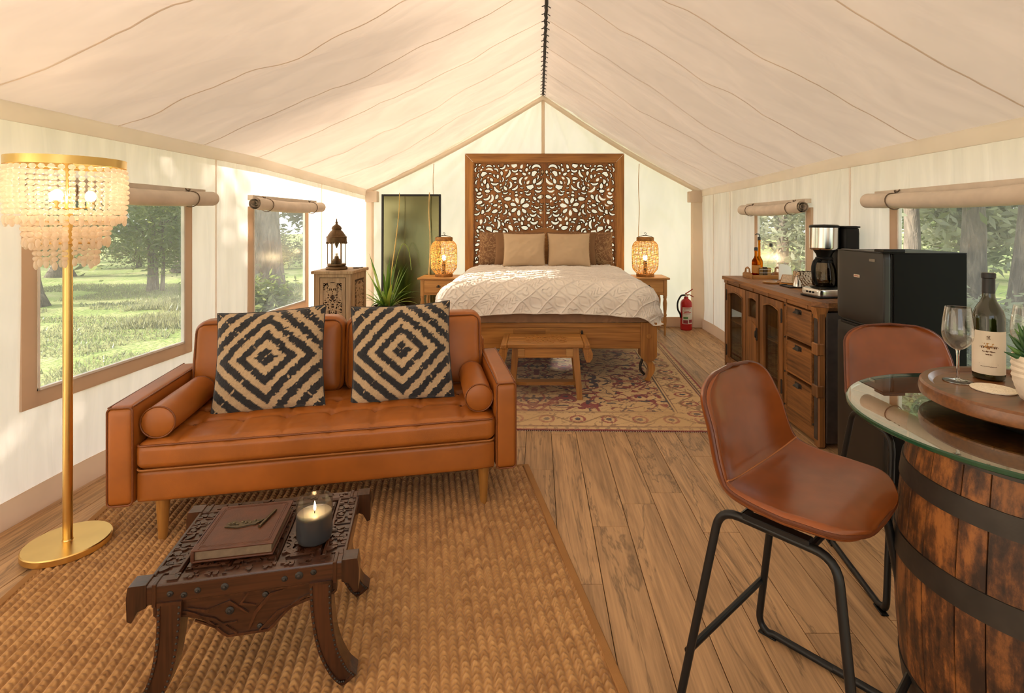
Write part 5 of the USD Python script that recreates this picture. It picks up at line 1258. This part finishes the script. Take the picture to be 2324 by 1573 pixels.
for k, x in enumerate((-.052, -.017, .018)): put("sachets", box(x, x + .031, -.018, .018, .003, .085 + .006 * (k % 2), .002), plain(f"sachet_{k}", (srgb(120, 92, 44), srgb(70, 54, 34), srgb(166, 128, 66))[k], .4), t)
put("wire_frame", J(*[tube(np.array([(a * .056, b * .022, .002), (a * .056, b * .022, .07)]), .0016, 5) for a in (-1, 1) for b in (-1, 1)], *[tube(np.array([(-.056, -.022, z), (.056, -.022, z), (.056, .022, z), (-.056, .022, z)]), .0016, 5, closed=True) for z in (.003, .04, .07)]), STEEL, t)
t = thing("arched_board", "small arched white and wood board standing right of the bottles", "board", (2.125, 4.60, TOPZ), 0)
pl = sg.Polygon([(-.055, 0), (.055, 0), (.055, .06), (.04, .105), (.01, .13), (-.03, .135), (-.055, .13)])
put("board", T(upright(prism(pl.buffer(.002), .012)), (0, 0, .002)), CER, t); put("foot", box(-.055, .055, -.02, .03, 0, .006, .002), TEAKX, t)
t = thing("wooden_coaster", "flat pale wooden dish with a spoon near the edge of the sideboard", "dish", (1.905, 4.36, TOPZ), .2)
put("dish", lathe([(0, 0), (.062, 0), (.072, .008), (.074, .014), (.068, .014), (.06, .006), (0, .005)], 28), OAKX, t)
put("spoon", J(tube(np.array([(-.05, .0, .016), (.03, .01, .014)]), .003, 6), ball((.042, .012, .014), (.016, .010, .003), 1)), STEEL, t)
t = thing("slanted_sign", "small wooden easel holding a slanted card beside the steel basket", "card holder", (1.985, 4.235, TOPZ), math.radians(-35))
put("easel", hull([(-.06, -.05, 0), (.06, -.05, 0), (.06, .06, 0), (-.06, .06, 0), (-.06, -.05, .012), (.06, -.05, .012), (.06, .06, .075), (-.06, .06, .075)]), TEAKX, t)
put("card", T(box(-.052, .052, -.055, .055, 0, .003, .0008), (0, .005, .049), rx=math.atan2(.063, .11)), plain("printed_card", srgb(198, 176, 150), .6, vary=.2, scale=60), t)
t = thing("serving_tray", "low dark tray holding the steel basket and a glass", "tray", (2.020, 4.115, TOPZ), 0)
put("plate", box(-.125, .14, -.085, .085, 0, .007, .002), IRON, t); put("rim", tube(np.array([(x, y, .008) for x, y in rrect_loop(.13, .083, .02)]) + (.007, 0, 0), .004, 6, closed=True), IRON, t)
HAM = usdkit.material(stage, LK + "hammered_steel", {"t": ("texture_coordinate", {}), "v": ("voronoi_texture", {"scale": 70.0}), "b": ("bump", {"strength": .8, "distance": .004}), "p": ("principled_bsdf", {"base_color": (.52, .45, .37), "metallic": 1.0, "roughness": .22})}, [("t.object", "v.vector"), ("v.distance", "b.height"), ("b.normal", "p.normal")], surface="p.BSDF")
t = thing("steel_basket", "hammered steel box with open top on the dark tray", "basket", (2.06, 4.09, TOPZ + .0075), 0)
for a in ((-.085, .085, -.055, -.051), (-.085, .085, .051, .055), (-.085, -.081, -.055, .055), (.081, .085, -.055, .055)): put("side", box(*a, 0, .115, .0015), HAM, t)
put("bottom", box(-.085, .085, -.055, .055, 0, .003, .001), HAM, t)
t = thing("glass_pitcher", "slender clear glass standing behind the steel basket", "glass", (2.02, 4.19, TOPZ), 0)
put("bowl", lathe([(0, 0), (.03, 0), (.031, .004), (.028, .02), (.030, .10), (.038, .20), (.037, .20), (.029, .1), (.026, .02), (0, .014)], 28), THIN, t, smooth=True)
put("pour_lip", tube(smooth_path([(.036, 0, .19), (.055, 0, .196), (.066, 0, .19), (.075, 0, .19)], 10), .003, 6), STEEL, t, label="thin metal spout")
t = thing("steel_bell", "small polished steel bell shaped shaker in front of the steel basket", "shaker", (1.965, 4.055, TOPZ + .0075), 0)
put("body", lathe([(0, 0), (.030, 0), (.031, .006), (.026, .045), (.018, .062), (.013, .075), (0, .08)], 24), STEEL, t, smooth=40); put("knob", ball((0, 0, .083), .007, 1), STEEL, t)

# ---------------------------------------------------------------- coffee maker
t = thing("coffee_maker", "black and steel drip coffee maker with glass carafe on the sideboard", "coffee maker", (1.915, 3.58, TOPZ), math.radians(10))
BPL = plain("black_plastic", (.007, .0065, .006), .4, vary=.1, specular_ior_level=.2)
put("base", puff(-.105, .17, -.095, .095, 0, .062, .018, 14), STEEL, t, smooth=True)
put("base_plate", J(puff(-.108, .175, -.098, .098, 0, .014, .006, 8), lathe([(0, .062), (.085, .062), (.085, .068), (0, .068)], 32)), BPL, t)
put("water_tank", puff(.085, .20, -.088, .088, .06, .462, .016, 12), BPL, t, smooth=True)
put("filter_housing", lathe([(0, .315), (.082, .315), (.088, .322), (.090, .33), (.090, .462), (.086, .468), (0, .468)], 48), STEEL, t, smooth=30, label="polished steel filter housing")
put("lid", lathe([(0, .462), (.092, .462), (.092, .474), (.080, .482), (0, .484)], 40), BPL, t); put("tank_lid", puff(.083, .203, -.09, .09, .458, .474, .008, 8), BPL, t, smooth=True)
put("drip_neck", lathe([(.0, .268), (.045, .268), (.05, .285), (.07, .315), (0, .316)], 32), BPL, t)
ca = put("carafe", lathe([(0, .069), (.062, .069), (.072, .08), (.076, .12), (.068, .19), (.052, .235), (.050, .25), (.048, .25), (.050, .234), (.066, .19), (.074, .12), (.07, .082), (0, .072)], 40), usdkit.material(stage, LK + "carafe_glass", {"p": ("glass_bsdf", {"color": (.62, .58, .52), "IOR": 1.4, "roughness": 0.0})}, surface="p.BSDF"), t, label="dark tinted glass carafe", smooth=True)
put("carafe_lid", lathe([(0, .248), (.053, .248), (.056, .255), (.05, .266), (0, .268)], 32), BPL, ca); put("carafe_band", lathe([(.0525, .228), (.0555, .228), (.054, .245), (.052, .245)], 32), BPL, ca)
hp = smooth_path([(-.048, -.02, .243), (-.098, -.045, .245), (-.122, -.055, .20), (-.112, -.05, .13), (-.085, -.038, .088)], 20)
put("carafe_handle", tube(hp, np.array([.010, .013, .014, .013, .009]), 10), BPL, ca, smooth=True)
for k in range(3): put("button", T(lathe([(0, 0), (.006, 0), (.005, .004), (0, .004)], 12), (-.107, -.03 + k * .03, .035), ry=-PI / 2), BPL, t)

# ================================================================ fridge
FB = plain("fridge_black", (.004, .0036, .003), .5, vary=.06, specular_ior_level=.10)
FBD = plain("fridge_door_black", (.010, .009, .0075), .40, vary=.06, bump=.05, bscale=300, specular_ior_level=.55)
t = thing("mini_fridge", "black two door fridge with its dark side facing the table", "fridge", (1.72, 2.67, 0))
put("cabinet", rbox(.055, .425, 0, .41, .03, 1.245, .006, 1), FB, t)
put("gasket", box(.046, .056, .006, .404, .06, 1.24, .002), plain("fridge_gasket", (.006, .006, .006), .8), t)
fd = put("freezer_door", puff(0, .046, 0, .41, .862, 1.25, .012, 12, .002), FBD, t, smooth=True)
ld = put("fridge_door", puff(0, .046, 0, .41, .05, .845, .012, 12, .002), FBD, t, smooth=True)
put("door_grip", box(-.006, .03, .05, .36, .838, .852, .003), BPL, ld); put("door_grip", box(-.004, .03, .05, .36, .853, .864, .003), BPL, fd)
put("hinge_cover", rbox(.01, .12, .005, .085, 1.246, 1.264, .005, 1), BPL, t)
put("top_trim", box(.0, .425, 0, .41, 1.243, 1.2475, .002), BPL, t)
bd = put("badge", box(-.0055, .0, .185, .235, 1.105, 1.120, .001), plain("fridge_badge", srgb(206, 190, 168), .4), fd, label="small pale badge with a red mark")
put("badge_mark", J(*[box(-.0066, -.0052, .192 + k * .0075, .1965 + k * .0075, 1.110, 1.115, .0003) for k in range(5)]), plain("badge_red", srgb(150, 52, 40), .5), bd)
put("energy_sticker", box(-.0055, 0, .055, .10, 1.198, 1.212, .001), plain("sticker_grey", srgb(120, 112, 100), .5), fd, label="small grey sticker near the upper edge")
for x in (.05, .38):
    for y in (.04, .37): put("foot", disc((x, y, 0), .018, .05, 12), BPL, t)

# ================================================================ bar stools
def make_stool(label, loc, rz):
    t = thing("bar_stool", label, "bar stool", loc, rz, "brown leather bar stools by the barrel table")
    # the shell: a bent, rounded sheet of leather; front towards -y
    prof = smooth_path([(-.228, .634), (-.205, .644), (-.15, .650), (-.05, .640), (.06, .636), (.135, .645), (.180, .672), (.206, .720), (.228, .79), (.252, .87), (.270, .942)], 90)
    L = np.concatenate([[0], np.cumsum(np.linalg.norm(np.diff(prof, axis=0), axis=1))]); L /= L[-1]
    n = 46; s = np.sin(np.linspace(-1, 1, n) * PI / 2)
    w = np.interp(L, [0, .25, .5, .62, .78, 1], [.215, .238, .232, .222, .212, .190])
    rc = .15; prof = prof * (.86, 1.015)
    e0 = np.clip(1 - L / rc, 0, 1); e1 = np.clip((L - (1 - rc * .9)) / (rc * .9), 0, 1)
    w = w * (1 - e0 ** 2.6) ** .42 * (1 - e1 ** 2.8) ** .42 + .0
    tn = np.gradient(prof, axis=0); tn /= np.linalg.norm(tn, axis=1, keepdims=True); nn = np.stack([-tn[:, 1], tn[:, 0]], 1)     # up, then forward
    S_, LL = np.meshgrid(s, L, indexing="ij")
    curl = .030 * np.abs(S_) ** 3.5 * np.interp(LL, [0, .2, .45, .6, .8, 1], [.3, .8, 1.3, 1.6, 1.5, .7])
    # corners of front lip and of the back drop or pull in
    lipd = -.004 * (np.abs(S_) ** 3) * np.clip(1 - LL / .2, 0, 1)
    puffy = .007 * (1 - S_ ** 4) * np.interp(LL, [0, .12, .3, .5, .56, .62, .8, 1], [0, 1, 1, .5, -.4, .5, 1, 0])
    edge = np.minimum(1, (1 - np.abs(S_)) / .06) ** .5 * np.minimum(1, np.minimum(LL, 1 - LL) / .02) ** .5
    def surf(o):
        off = curl + puffy * (o > 0) + o * edge
        return np.stack([S_ * w[None], prof[None, :, 0] + nn[None, :, 0] * off, prof[None, :, 1] + nn[None, :, 1] * off + lipd * .5], -1)
    A, B = surf(.017), surf(-.015)
    f = gridfaces(n, len(L))
    v = np.vstack([A.reshape(-1, 3), B.reshape(-1, 3)])
    put("seat_shell", (v, np.vstack([f, f[:, ::-1] + n * len(L)])), SADDLE, t, smooth=True)
    M = (A + B) / 2
    ring = np.vstack([M[:, 0], M[-1, 1:], M[::-1, -1][1:], M[0, ::-1][1:-1]])
    keep = [0]
    for i in range(1, len(ring)):
        if np.linalg.norm(ring[i] - ring[keep[-1]]) > .012: keep.append(i)
    put("edge_welt", tube(ring[keep], .0058, 7, closed=True), SADDLED, t)
    k = int(np.argmin(np.abs(L - .56)))
    put("bend_seam", tube(A[3:-3, k] + nn[k][0] * np.array([0, .001, 0]), .0022, 5), STITCHD, t, label="stitched seam across the bend of the seat")
    r = .0115
    for sx in (-1, 1):
        tf, tr_, ff, fr_ = (sx * .180, -.150, .606), (sx * .180, .150, .606), (sx * .245, -.235, .0125), (sx * .245, .245, .0125)
        loop = bent([(sx * .2, .005, .0125), fr_, tr_, tf, ff, (sx * .2003, .004, .0125)], .055, 7)
        loop[:, 0] = np.where(loop[:, 2] < .0126, sx * .245, loop[:, 0])
        put("side_frame", tube(loop, r, 10), BLACKM, t, label="black steel tube frame with two legs and a floor runner", smooth=True)
        for y in (-.20, .21): put("foot_pad", box(sx * .245 - .013, sx * .245 + .013, y - .03, y + .03, 0, .006, .002), BPL, t)
        put("seat_mount", box(sx * .170 - .02, sx * .170 + .01, -.09, .08, .606, .624, .002), BLACKM, t)
    for y, z in ((.229, .19), (-.221, .19)):
        yy = np.interp(z, [0.0125, .606], [y + .026 * np.sign(y) * 1.0, np.sign(y) * .150])
        xx = np.interp(z, [0.0125, .606], [.245, .180])
        put("crossbar", cyl((-xx, yy, z), (xx, yy, z), .010, 10), BLACKM, t)
    for y in (-.09, .09): put("seat_support", cyl((-.180, y, .606), (.180, y, .606), .009, 8), BLACKM, t)
    return t
SADDLED = plain("saddle_welt", srgb(92, 44, 18), .4); STITCHD = plain("tan_thread", srgb(178, 112, 64), .7)
make_stool("brown leather bar stool in front, with black tube legs", (.738, 1.492, 0), math.radians(42))
make_stool("brown leather bar stool between the fridge and the glass table", (1.50, 2.10, 0), math.radians(-6))

# ================================================================ barrel table
BX, BY = 1.275, 1.36
t = thing("barrel", "old oak wine barrel with iron hoops carrying a glass top", "barrel", (BX, BY, 0))
BH = .884
def brad(z): return .262 + .046 * (1 - ((z - BH / 2) / (BH / 2)) ** 2)
NST = 26
BARW = usdkit.material(stage, LK + "barrel_oak", {"t": ("texture_coordinate", {}), "o": ("object_info", {}), "q": ("vector_math", {"math_type": "scale", "vector1": (31., 17., 23.)}), "ad": ("vector_math", {"math_type": "add"}),
    "m1": ("mapping", {"scale": (15, 15, 7.5)}), "m2": ("mapping", {"scale": (60, 60, 5)}), "n1": ("noise_texture", {"scale": 1.0, "detail": 8.0, "roughness": .72}), "n2": ("noise_texture", {"scale": 1.0, "detail": 4.0}), "mx": ("mix_float", {"fac": .3}),
    "r": ("rgb_ramp", {"ramp": [(0, srgb(24, 14, 9)), (.42, srgb(42, 25, 14)), (.50, srgb(82, 48, 23)), (.60, srgb(146, 90, 42)), (1, srgb(172, 112, 58))]}), "v": ("map_range", {"to_min": .72, "to_max": 1.25}), "h": ("hsv", {}), "b": ("bump", {"strength": .5, "distance": .003}), "p": ("principled_bsdf", {"roughness": .55})},
    [("o.random", "q.scale"), ("t.object", "ad.vector1"), ("q.vector", "ad.vector2"), ("ad.vector", "m1.vector"), ("ad.vector", "m2.vector"), ("m1.vector", "n1.vector"), ("m2.vector", "n2.vector"), ("n1.fac", "mx.a"), ("n2.fac", "mx.b"), ("mx.result", "r.fac"), ("o.random", "v.value"), ("v.result", "h.value"), ("r.color", "h.color"), ("h.color", "p.base_color"), ("mx.result", "b.height"), ("b.normal", "p.normal")], surface="p.BSDF")
zz = np.linspace(0, BH, 22)
g = random.Random(8); cuts = [0]
for k in range(NST): cuts.append(cuts[-1] + g.uniform(.8, 1.25))
cuts = np.array(cuts) / cuts[-1] * 2 * PI
for a0, a1 in zip(cuts[:-1], cuts[1:]):
    am, da = (a0 + a1) / 2, (a1 - a0) / 2
    qs = [(-1, -.024), (-.985, -.003), (-.95, 0), (0, .0008), (.95, 0), (.985, -.003), (1, -.024)]
    P = np.array([[((brad(z) + o) * math.cos(am + da * q), (brad(z) + o) * math.sin(am + da * q), z) for q, o in qs] for z in zz])
    put("stave", J(sheet(P, flip=True)), BARW, t, smooth=25)
put("head", disc((0, 0, BH - .03), brad(BH) - .02, .02), BARW, t)
HOOP = plain("hoop_iron", srgb(58, 53, 48), .5, .5, vary=.2, scale=12, bump=.2, bscale=80)
for zc, hw in ((.850, .026), (.725, .026), (.528, .032), (.300 - .125, .030), (.036, .028)):
    zq = np.linspace(zc - hw, zc + hw, 5)
    pr = [(brad(zq[0]) - .001, zq[0])] + [(brad(z) + .0042, z) for z in zq] + [(brad(zq[-1]) - .001, zq[-1])]
    h_ = put("hoop", lathe(pr, 96), HOOP, t, label="dark iron hoop", smooth=30)
    for k in range(3):
        a = 3.55 + .22 * k + zc * 1.7
        put("rivet", ball(((brad(zc) + .0045) * math.cos(a), (brad(zc) + .0045) * math.sin(a), zc + .01 * (k % 2) - .005), (.006, .006, .006), 1), STEEL, h_)
TG = pane("table_glass_face", (.78, .84, .76), .0)
GEDGE = usdkit.material(stage, LK + "glass_edge_green", {"p": ("principled_bsdf", {"base_color": (.02, .09, .045), "roughness": .08, "transmission_weight": .35, "ior": 1.5})}, surface="p.BSDF")
t = thing("glass_tabletop", "round clear glass tabletop with a green edge on the barrel", "tabletop", (BX, BY, .8845))
GT = usdkit.material(stage, LK + "table_glass", {"f": ("layer_weight", {"blend": .5}), "pw": ("math", {"math_type": "power", "value2": 2.2}), "ma": ("math", {"math_type": "multiply_add", "value2": .85, "value3": .10}), "t": ("transparent_bsdf", {"color": (.84, .88, .82)}), "g": ("glossy_bsdf", {"color": (.95, .97, .93), "roughness": .008}), "x": ("mix_closure", {})},
    [("f.facing", "pw.value1"), ("pw.value", "ma.value1"), ("ma.value", "x.fac"), ("t.BSDF", "x.closure1"), ("g.BSDF", "x.closure2")], surface="x.closure")
RG = .427
put("plate", lathe([(0, .0125), (RG - .004, .0125)], 120), GT, t, smooth=True, label="clear glass face")
put("plate_underside", lathe([(0, 0.0), (RG - .004, 0.0)], 120), pane("glass_underside", (.92, .96, .9)), t, smooth=True)
put("polished_edge", lathe([(RG - .004, 0), (RG, .003), (RG, .0095), (RG - .004, .0125)], 120), GEDGE, t, label="dark green polished glass edge", smooth=40)
TT = .8975
t = thing("lazy_susan", "round wooden turntable tray with a raised rim on the glass table", "tray", (1.285, 1.385, TT))
put("turntable_foot", disc((0, 0, 0), .10, .024), BPL, t)
put("tray", lathe([(0, .024), (.232, .024), (.243, .030), (.246, .042), (.243, .060), (.238, .066), (.222, .066), (.214, .060), (.210, .056), (0, .056)], 96), wood("walnut_tray", srgb(78, 44, 20), srgb(134, 84, 44), "x", .3, 1.0, .0, .15, coat=.3), t, smooth=30)
TZ2 = TT + .0565
# wine bottle
t = thing("wine_bottle", "green wine bottle with a cream label on the round tray", "bottle", (1.288, 1.528, TZ2))
WG = usdkit.material(stage, LK + "green_glass", {"f": ("layer_weight", {"blend": .5}), "pw": ("math", {"math_type": "power", "value2": 3.0}), "ma": ("math", {"math_type": "multiply_add", "value2": .6, "value3": .06}), "t": ("transparent_bsdf", {"color": (.20, .20, .012)}), "d": ("diffuse_bsdf", {"color": (.018, .019, .002)}), "y": ("mix_closure", {"fac": .25}), "g": ("glossy_bsdf", {"color": (1, 1, 1), "roughness": .03}), "x": ("mix_closure", {})},
    [("f.facing", "pw.value1"), ("pw.value", "ma.value1"), ("ma.value", "x.fac"), ("t.BSDF", "y.closure1"), ("d.BSDF", "y.closure2"), ("y.closure", "x.closure1"), ("g.BSDF", "x.closure2")], surface="x.closure")
put("glass_body", lathe([(0, .004), (.03, 0), (.0365, .004), (.0375, .012), (.0375, .172), (.036, .186), (.030, .203), (.020, .220), (.0155, .232), (.0145, .25), (.0145, .29), (0, .29)], 40), WG, t, smooth=40)
put("foil_capsule", lathe([(.0148, .244), (.0152, .246), (.0150, .286), (.0168, .288), (.0168, .299), (.0155, .302), (0, .302)], 32), plain("black_foil", (.010, .0095, .011), .38, .0, specular_ior_level=.4), t, smooth=40)
LBL = plain("cream_label", srgb(226, 214, 196), .7, vary=.03)
th0 = math.atan2(-1.528, -1.288)                                       # the label faces the camera
def curved(pts_poly, R, dz=0.0, h=.0006):
    v, f = prism(pts_poly, h)
    a = th0 + v[:, 0] / R
    return np.stack([(R + v[:, 2]) * np.cos(a), (R + v[:, 2]) * np.sin(a), v[:, 1] + dz], 1), f
q = np.linspace(-2.3, 2.3, 60)
lb = put("label", sheet(np.stack([np.stack([.0379 * np.cos(th0 + q), .0379 * np.sin(th0 + q), np.full(60, z)], -1) for z in (.018, .140)])), LBL, t, smooth=True, label="cream paper label")
INK = plain("sepia_ink", srgb(92, 58, 36), .8); INK2 = plain("ochre_ink", srgb(196, 150, 92), .8)
def script(x0, x1, z, amp, seed, w=.0005):
    """A line of looping pen lettering, too small to read."""
    g = np.random.default_rng(seed); u = np.linspace(0, 1, 60)
    x = x0 + (x1 - x0) * u + amp * .5 * np.cos(u * 60 + g.uniform(0, 6)); zz = z + amp * np.sin(u * 60) * (.5 + .5 * np.sin(u * 17 + g.uniform(0, 6)))
    return sg.LineString(np.stack([x, zz], 1)).buffer(w, 2)
put("label_emblem", curved(unary_union([sg.LineString([(-.004, .124), (-.001, .127), (.003, .126), (.001, .123), (-.002, .1225), (.002, .120)]).buffer(.0006), sg.LineString([(-.004, .1185), (.004, .1185)]).buffer(.0004)]), .0381), INK, lb)
put("label_sketch", curved(affinity.translate(affinity.scale(tracery(.034, .018, 120, 14, .0007, False), 1, 1), 0, .098), .0381), INK2, lb)
put("label_script", curved(unary_union([script(-.018, .020, .095, .0035, 1, .0006), script(-.013, .014, .083, .0022, 2), script(-.006, .008, .075, .0016, 3)]).simplify(.0001), .0382), INK, lb)
put("label_script", curved(unary_union([script(-.018, .018, .041, .0009, 4, .0004), sg.box(-.022, .0475, .022, .0479)]), .0382), INK, lb)
# wine glasses
WGL = usdkit.material(stage, LK + "crystal", {"f": ("layer_weight", {"blend": .5}), "pw": ("math", {"math_type": "power", "value2": 2.6}), "ma": ("math", {"math_type": "multiply_add", "value2": .75, "value3": .05}), "t": ("transparent_bsdf", {"color": (.95, .95, .93)}), "g": ("glossy_bsdf", {"color": (1, 1, 1), "roughness": .01}), "x": ("mix_closure", {})},
    [("f.facing", "pw.value1"), ("pw.value", "ma.value1"), ("ma.value", "x.fac"), ("t.BSDF", "x.closure1"), ("g.BSDF", "x.closure2")], surface="x.closure")
def wine_glass(x, y, label):
    t = thing("wine_glass", label, "wine glass", (x, y, TZ2), 0, "empty wine glasses on the round tray")
    bo = smooth_path([(.005, .088), (.018, .096), (.032, .113), (.0375, .135), (.036, .165), (.032, .195), (.0298, .209)], 30)
    put("bowl", lathe(np.vstack([bo, (bo - (.0011, 0))[::-1]]), 48), WGL, t, smooth=True)
    put("stem", lathe([(.0055, .006), (.0042, .014), (.0036, .03), (.0036, .07), (.0048, .086), (.008, .091), (0, .0915)], 20), GL, t, smooth=True)
    put("foot", lathe([(0, 0), (.034, 0), (.0355, .0015), (.033, .003), (.012, .0055), (.0055, .008), (0, .008)], 48), GL, t, smooth=True)
wine_glass(1.178, 1.500, "empty wine glass left of the wine bottle")
wine_glass(1.395, 1.525, "empty wine glass right of the bottle, behind the white plant pot")
t = put("lace_doily", J(disc((0, 0, 0), .050, .0022, 40, .0005), *[tube(np.stack([q * np.cos(a), q * np.sin(a), np.full(40, .0026)], 1), .0011, 4, closed=True) for q in (.012, .020, .028, .036, .044, .050) for a in (np.linspace(0, 2 * PI, 40, endpoint=False),)],
     *[tube(np.array([(.01 * math.cos(a), .01 * math.sin(a), .0026), (.051 * math.cos(a), .051 * math.sin(a), .0026)]), .0010, 4) for a in np.linspace(0, 2 * PI, 24, endpoint=False)]), plain("cream_lace", srgb(246, 236, 216), .9, vary=.05), None, "round cream lace doily in front of the wine bottle", "doily")
UsdGeom.Xformable(t).AddTranslateOp().Set(Gf.Vec3d(1.215, 1.425, TZ2))
t = thing("succulent_pot", "small green plant in a white ribbed pot on the round tray", "plant", (1.252, 1.318, TZ2))
pr = [(0, 0), (.040, 0), (.048, .006)]
for k in range(7): z = .014 + k * .014; r0 = np.interp(z, [0, .05, .1, .115], [.050, .064, .066, .064]); pr += [(r0 - .0016, z), (r0 + .0010, z + .007)]
pr += [(.0645, .112), (.062, .116), (.058, .114), (.056, .10), (0, .10)]
v, f = lathe(pr, 60); v[:, 2] += .0015 * np.sin(3 * np.arctan2(v[:, 1], v[:, 0]) + v[:, 2] * 60) * (v[:, 2] > .008)
put("pot", (v, f), plain("white_stoneware", srgb(222, 210, 192), .6, vary=.08, scale=30, bump=.3, bscale=120), t, smooth=30)
put("soil", disc((0, 0, .096), .056, .008, 24), plain("dark_soil", (.03, .02, .013), .95), t)
g = np.random.default_rng(31)
SG = [usdkit.material(stage, LK + f"succulent_{k}", {"p": ("principled_bsdf", {"base_color": c, "roughness": .4, "subsurface_weight": .15, "subsurface_radius": (.01, .02, .005)})}, surface="p.BSDF") for k, c in enumerate(((.055, .15, .03), (.10, .22, .045), (.035, .10, .03)))]
for k in range(60):
    a = g.uniform(0, 2 * PI); el = g.uniform(.15, 1.5); Ln = g.uniform(.05, .085) * (1 + .25 * (el > 1)); d0 = np.array([math.cos(a) * math.cos(el), math.sin(a) * math.cos(el), math.sin(el)])
    b0 = np.array([.028 * math.cos(a) * g.uniform(.2, 1), .028 * math.sin(a) * g.uniform(.2, 1), .10])
    p = np.array([b0, b0 + d0 * Ln * .5 + (0, 0, .004), b0 + d0 * Ln + (0, 0, .012)])
    put("leaf", tube(smooth_path(p, 8), np.array([.0035, .007, .0065, .001]), 7), SG[k % 3], t, smooth=True)
    
# ================================================================ beaded floor lamp
LX, LY = -2.014, 2.285
t = thing("floor_lamp", "brass floor lamp with a three tier shade of glass bead strands", "lamp", (LX, LY, 0.0))
UsdGeom.Xformable(t).GetOrderedXformOps()[0].Set(Gf.Vec3d(LX, LY, .0125))
put("base", lathe([(0, 0), (.148, 0), (.152, .004), (.152, .026), (.148, .030), (0, .031)], 72), BRASS, t, smooth=30)
put("pole", lathe([(.020, .030), (.019, .034), (.0175, .036), (.0175, 1.50), (.0, 1.50)], 28), BRASS, t, smooth=30)
put("upper_rod", cyl((0, 0, 1.49), (0, 0, 1.63), .007, 12), BRASS, t)
R1 = .2015
put("top_ring", lathe([(R1 - .0025, 1.624), (R1, 1.624), (R1, 1.658), (R1 - .0025, 1.658), (R1 - .0025, 1.624)], 96), BRASS, t, smooth=30)
put("spider", J(*[cyl((0, 0, 1.62), (.198 * math.cos(a), .198 * math.sin(a), 1.628), .004, 8) for a in np.arange(3) * 2 * PI / 3], cyl((0, 0, 1.60), (0, 0, 1.64), .018, 16)), BRASS, t)
for rr, zz_ in ((.140, 1.39), (.103, 1.30)):
    put("tier_ring", J(tube(np.stack([rr * np.cos(q), rr * np.sin(q), np.full(60, zz_)], 1), .003, 6, closed=True), *[cyl((.0, 0, zz_), (rr * math.cos(a), rr * math.sin(a), zz_), .0025, 6) for a in np.arange(3) * 2 * PI / 3]) if (q := np.linspace(0, 2 * PI, 60, endpoint=False)) is not None else None, BRASS, t)
CRY = usdkit.material(stage, LK + "glass_bead", {"p": ("principled_bsdf", {"base_color": (.96, .90, .82), "roughness": .06, "ior": 1.5, "transmission_weight": .25, "specular_ior_level": .8}), "t": ("translucent_bsdf", {"color": (.95, .84, .70)}), "tr": ("transparent_bsdf", {"color": (.97, .93, .88)}), "x": ("mix_closure", {"fac": .5}), "y": ("mix_closure", {"fac": .32})},
    [("p.BSDF", "x.closure1"), ("t.BSDF", "x.closure2"), ("x.closure", "y.closure1"), ("tr.BSDF", "y.closure2")], surface="y.closure")
_bv, _bf = ball((0, 0, 0), 1, 1)
def strand(rad, a, z0, z1, drop=True, rb=.0092, bulge=0.0):
    n = int((z0 - z1) / (rb * 1.9)); out = []
    for k in range(n):
        z = z0 - (k + .5) * rb * 1.9; q = k / max(n - 1, 1)
        r2 = rad + bulge * math.sin(PI * min(q * 1.2, 1)) - (bulge * .0 + .012) * max(0, q - .7)
        s = rb * (.92 + .16 * ((k * 7 + int(a * 50)) % 5) / 5)
        out.append((_bv * (s, s, s * .93) + (r2 * math.cos(a), r2 * math.sin(a), z), _bf))
    if drop: out.append((_bv * (rb * .8, rb * .8, rb * 1.6) + ((r2) * math.cos(a), (r2) * math.sin(a), z1 - rb * .6), _bf))
    return J(*out)
for rad, n, z0, zl, bul in ((R1 - .006, 40, 1.622, 1.395, .004), (.140, 28, 1.44, 1.30, .0), (.103, 20, 1.36, 1.215, .0)):
    for k in range(n):
        a = k * 2 * PI / n
        put("bead_strand", strand(rad, a, z0, zl + .014 * abs(math.sin(k * PI / 4.0)), True, .0118, bul), CRY, t, smooth=True)
for k in range(3):
    a = k * 2 * PI / 3 + .8; c = (.075 * math.cos(a), .075 * math.sin(a), 1.50)
    put("bulb_holder", J(cyl((.0, 0, 1.44), (.075 * math.cos(a), .075 * math.sin(a), 1.455), .005, 8), lathe([(0, 0), (.014, 0), (.014, .03), (0, .03)], 14, (c[0], c[1], 1.45))), BRASS, t)
    put("bulb", ball(c, (.019, .019, .026), 2), BULBL, t, label="glowing warm bulb", smooth=True) if (BULBL := glow(f"lamp_bulb_{k}", (1.0, .80, .55), 42)) else None
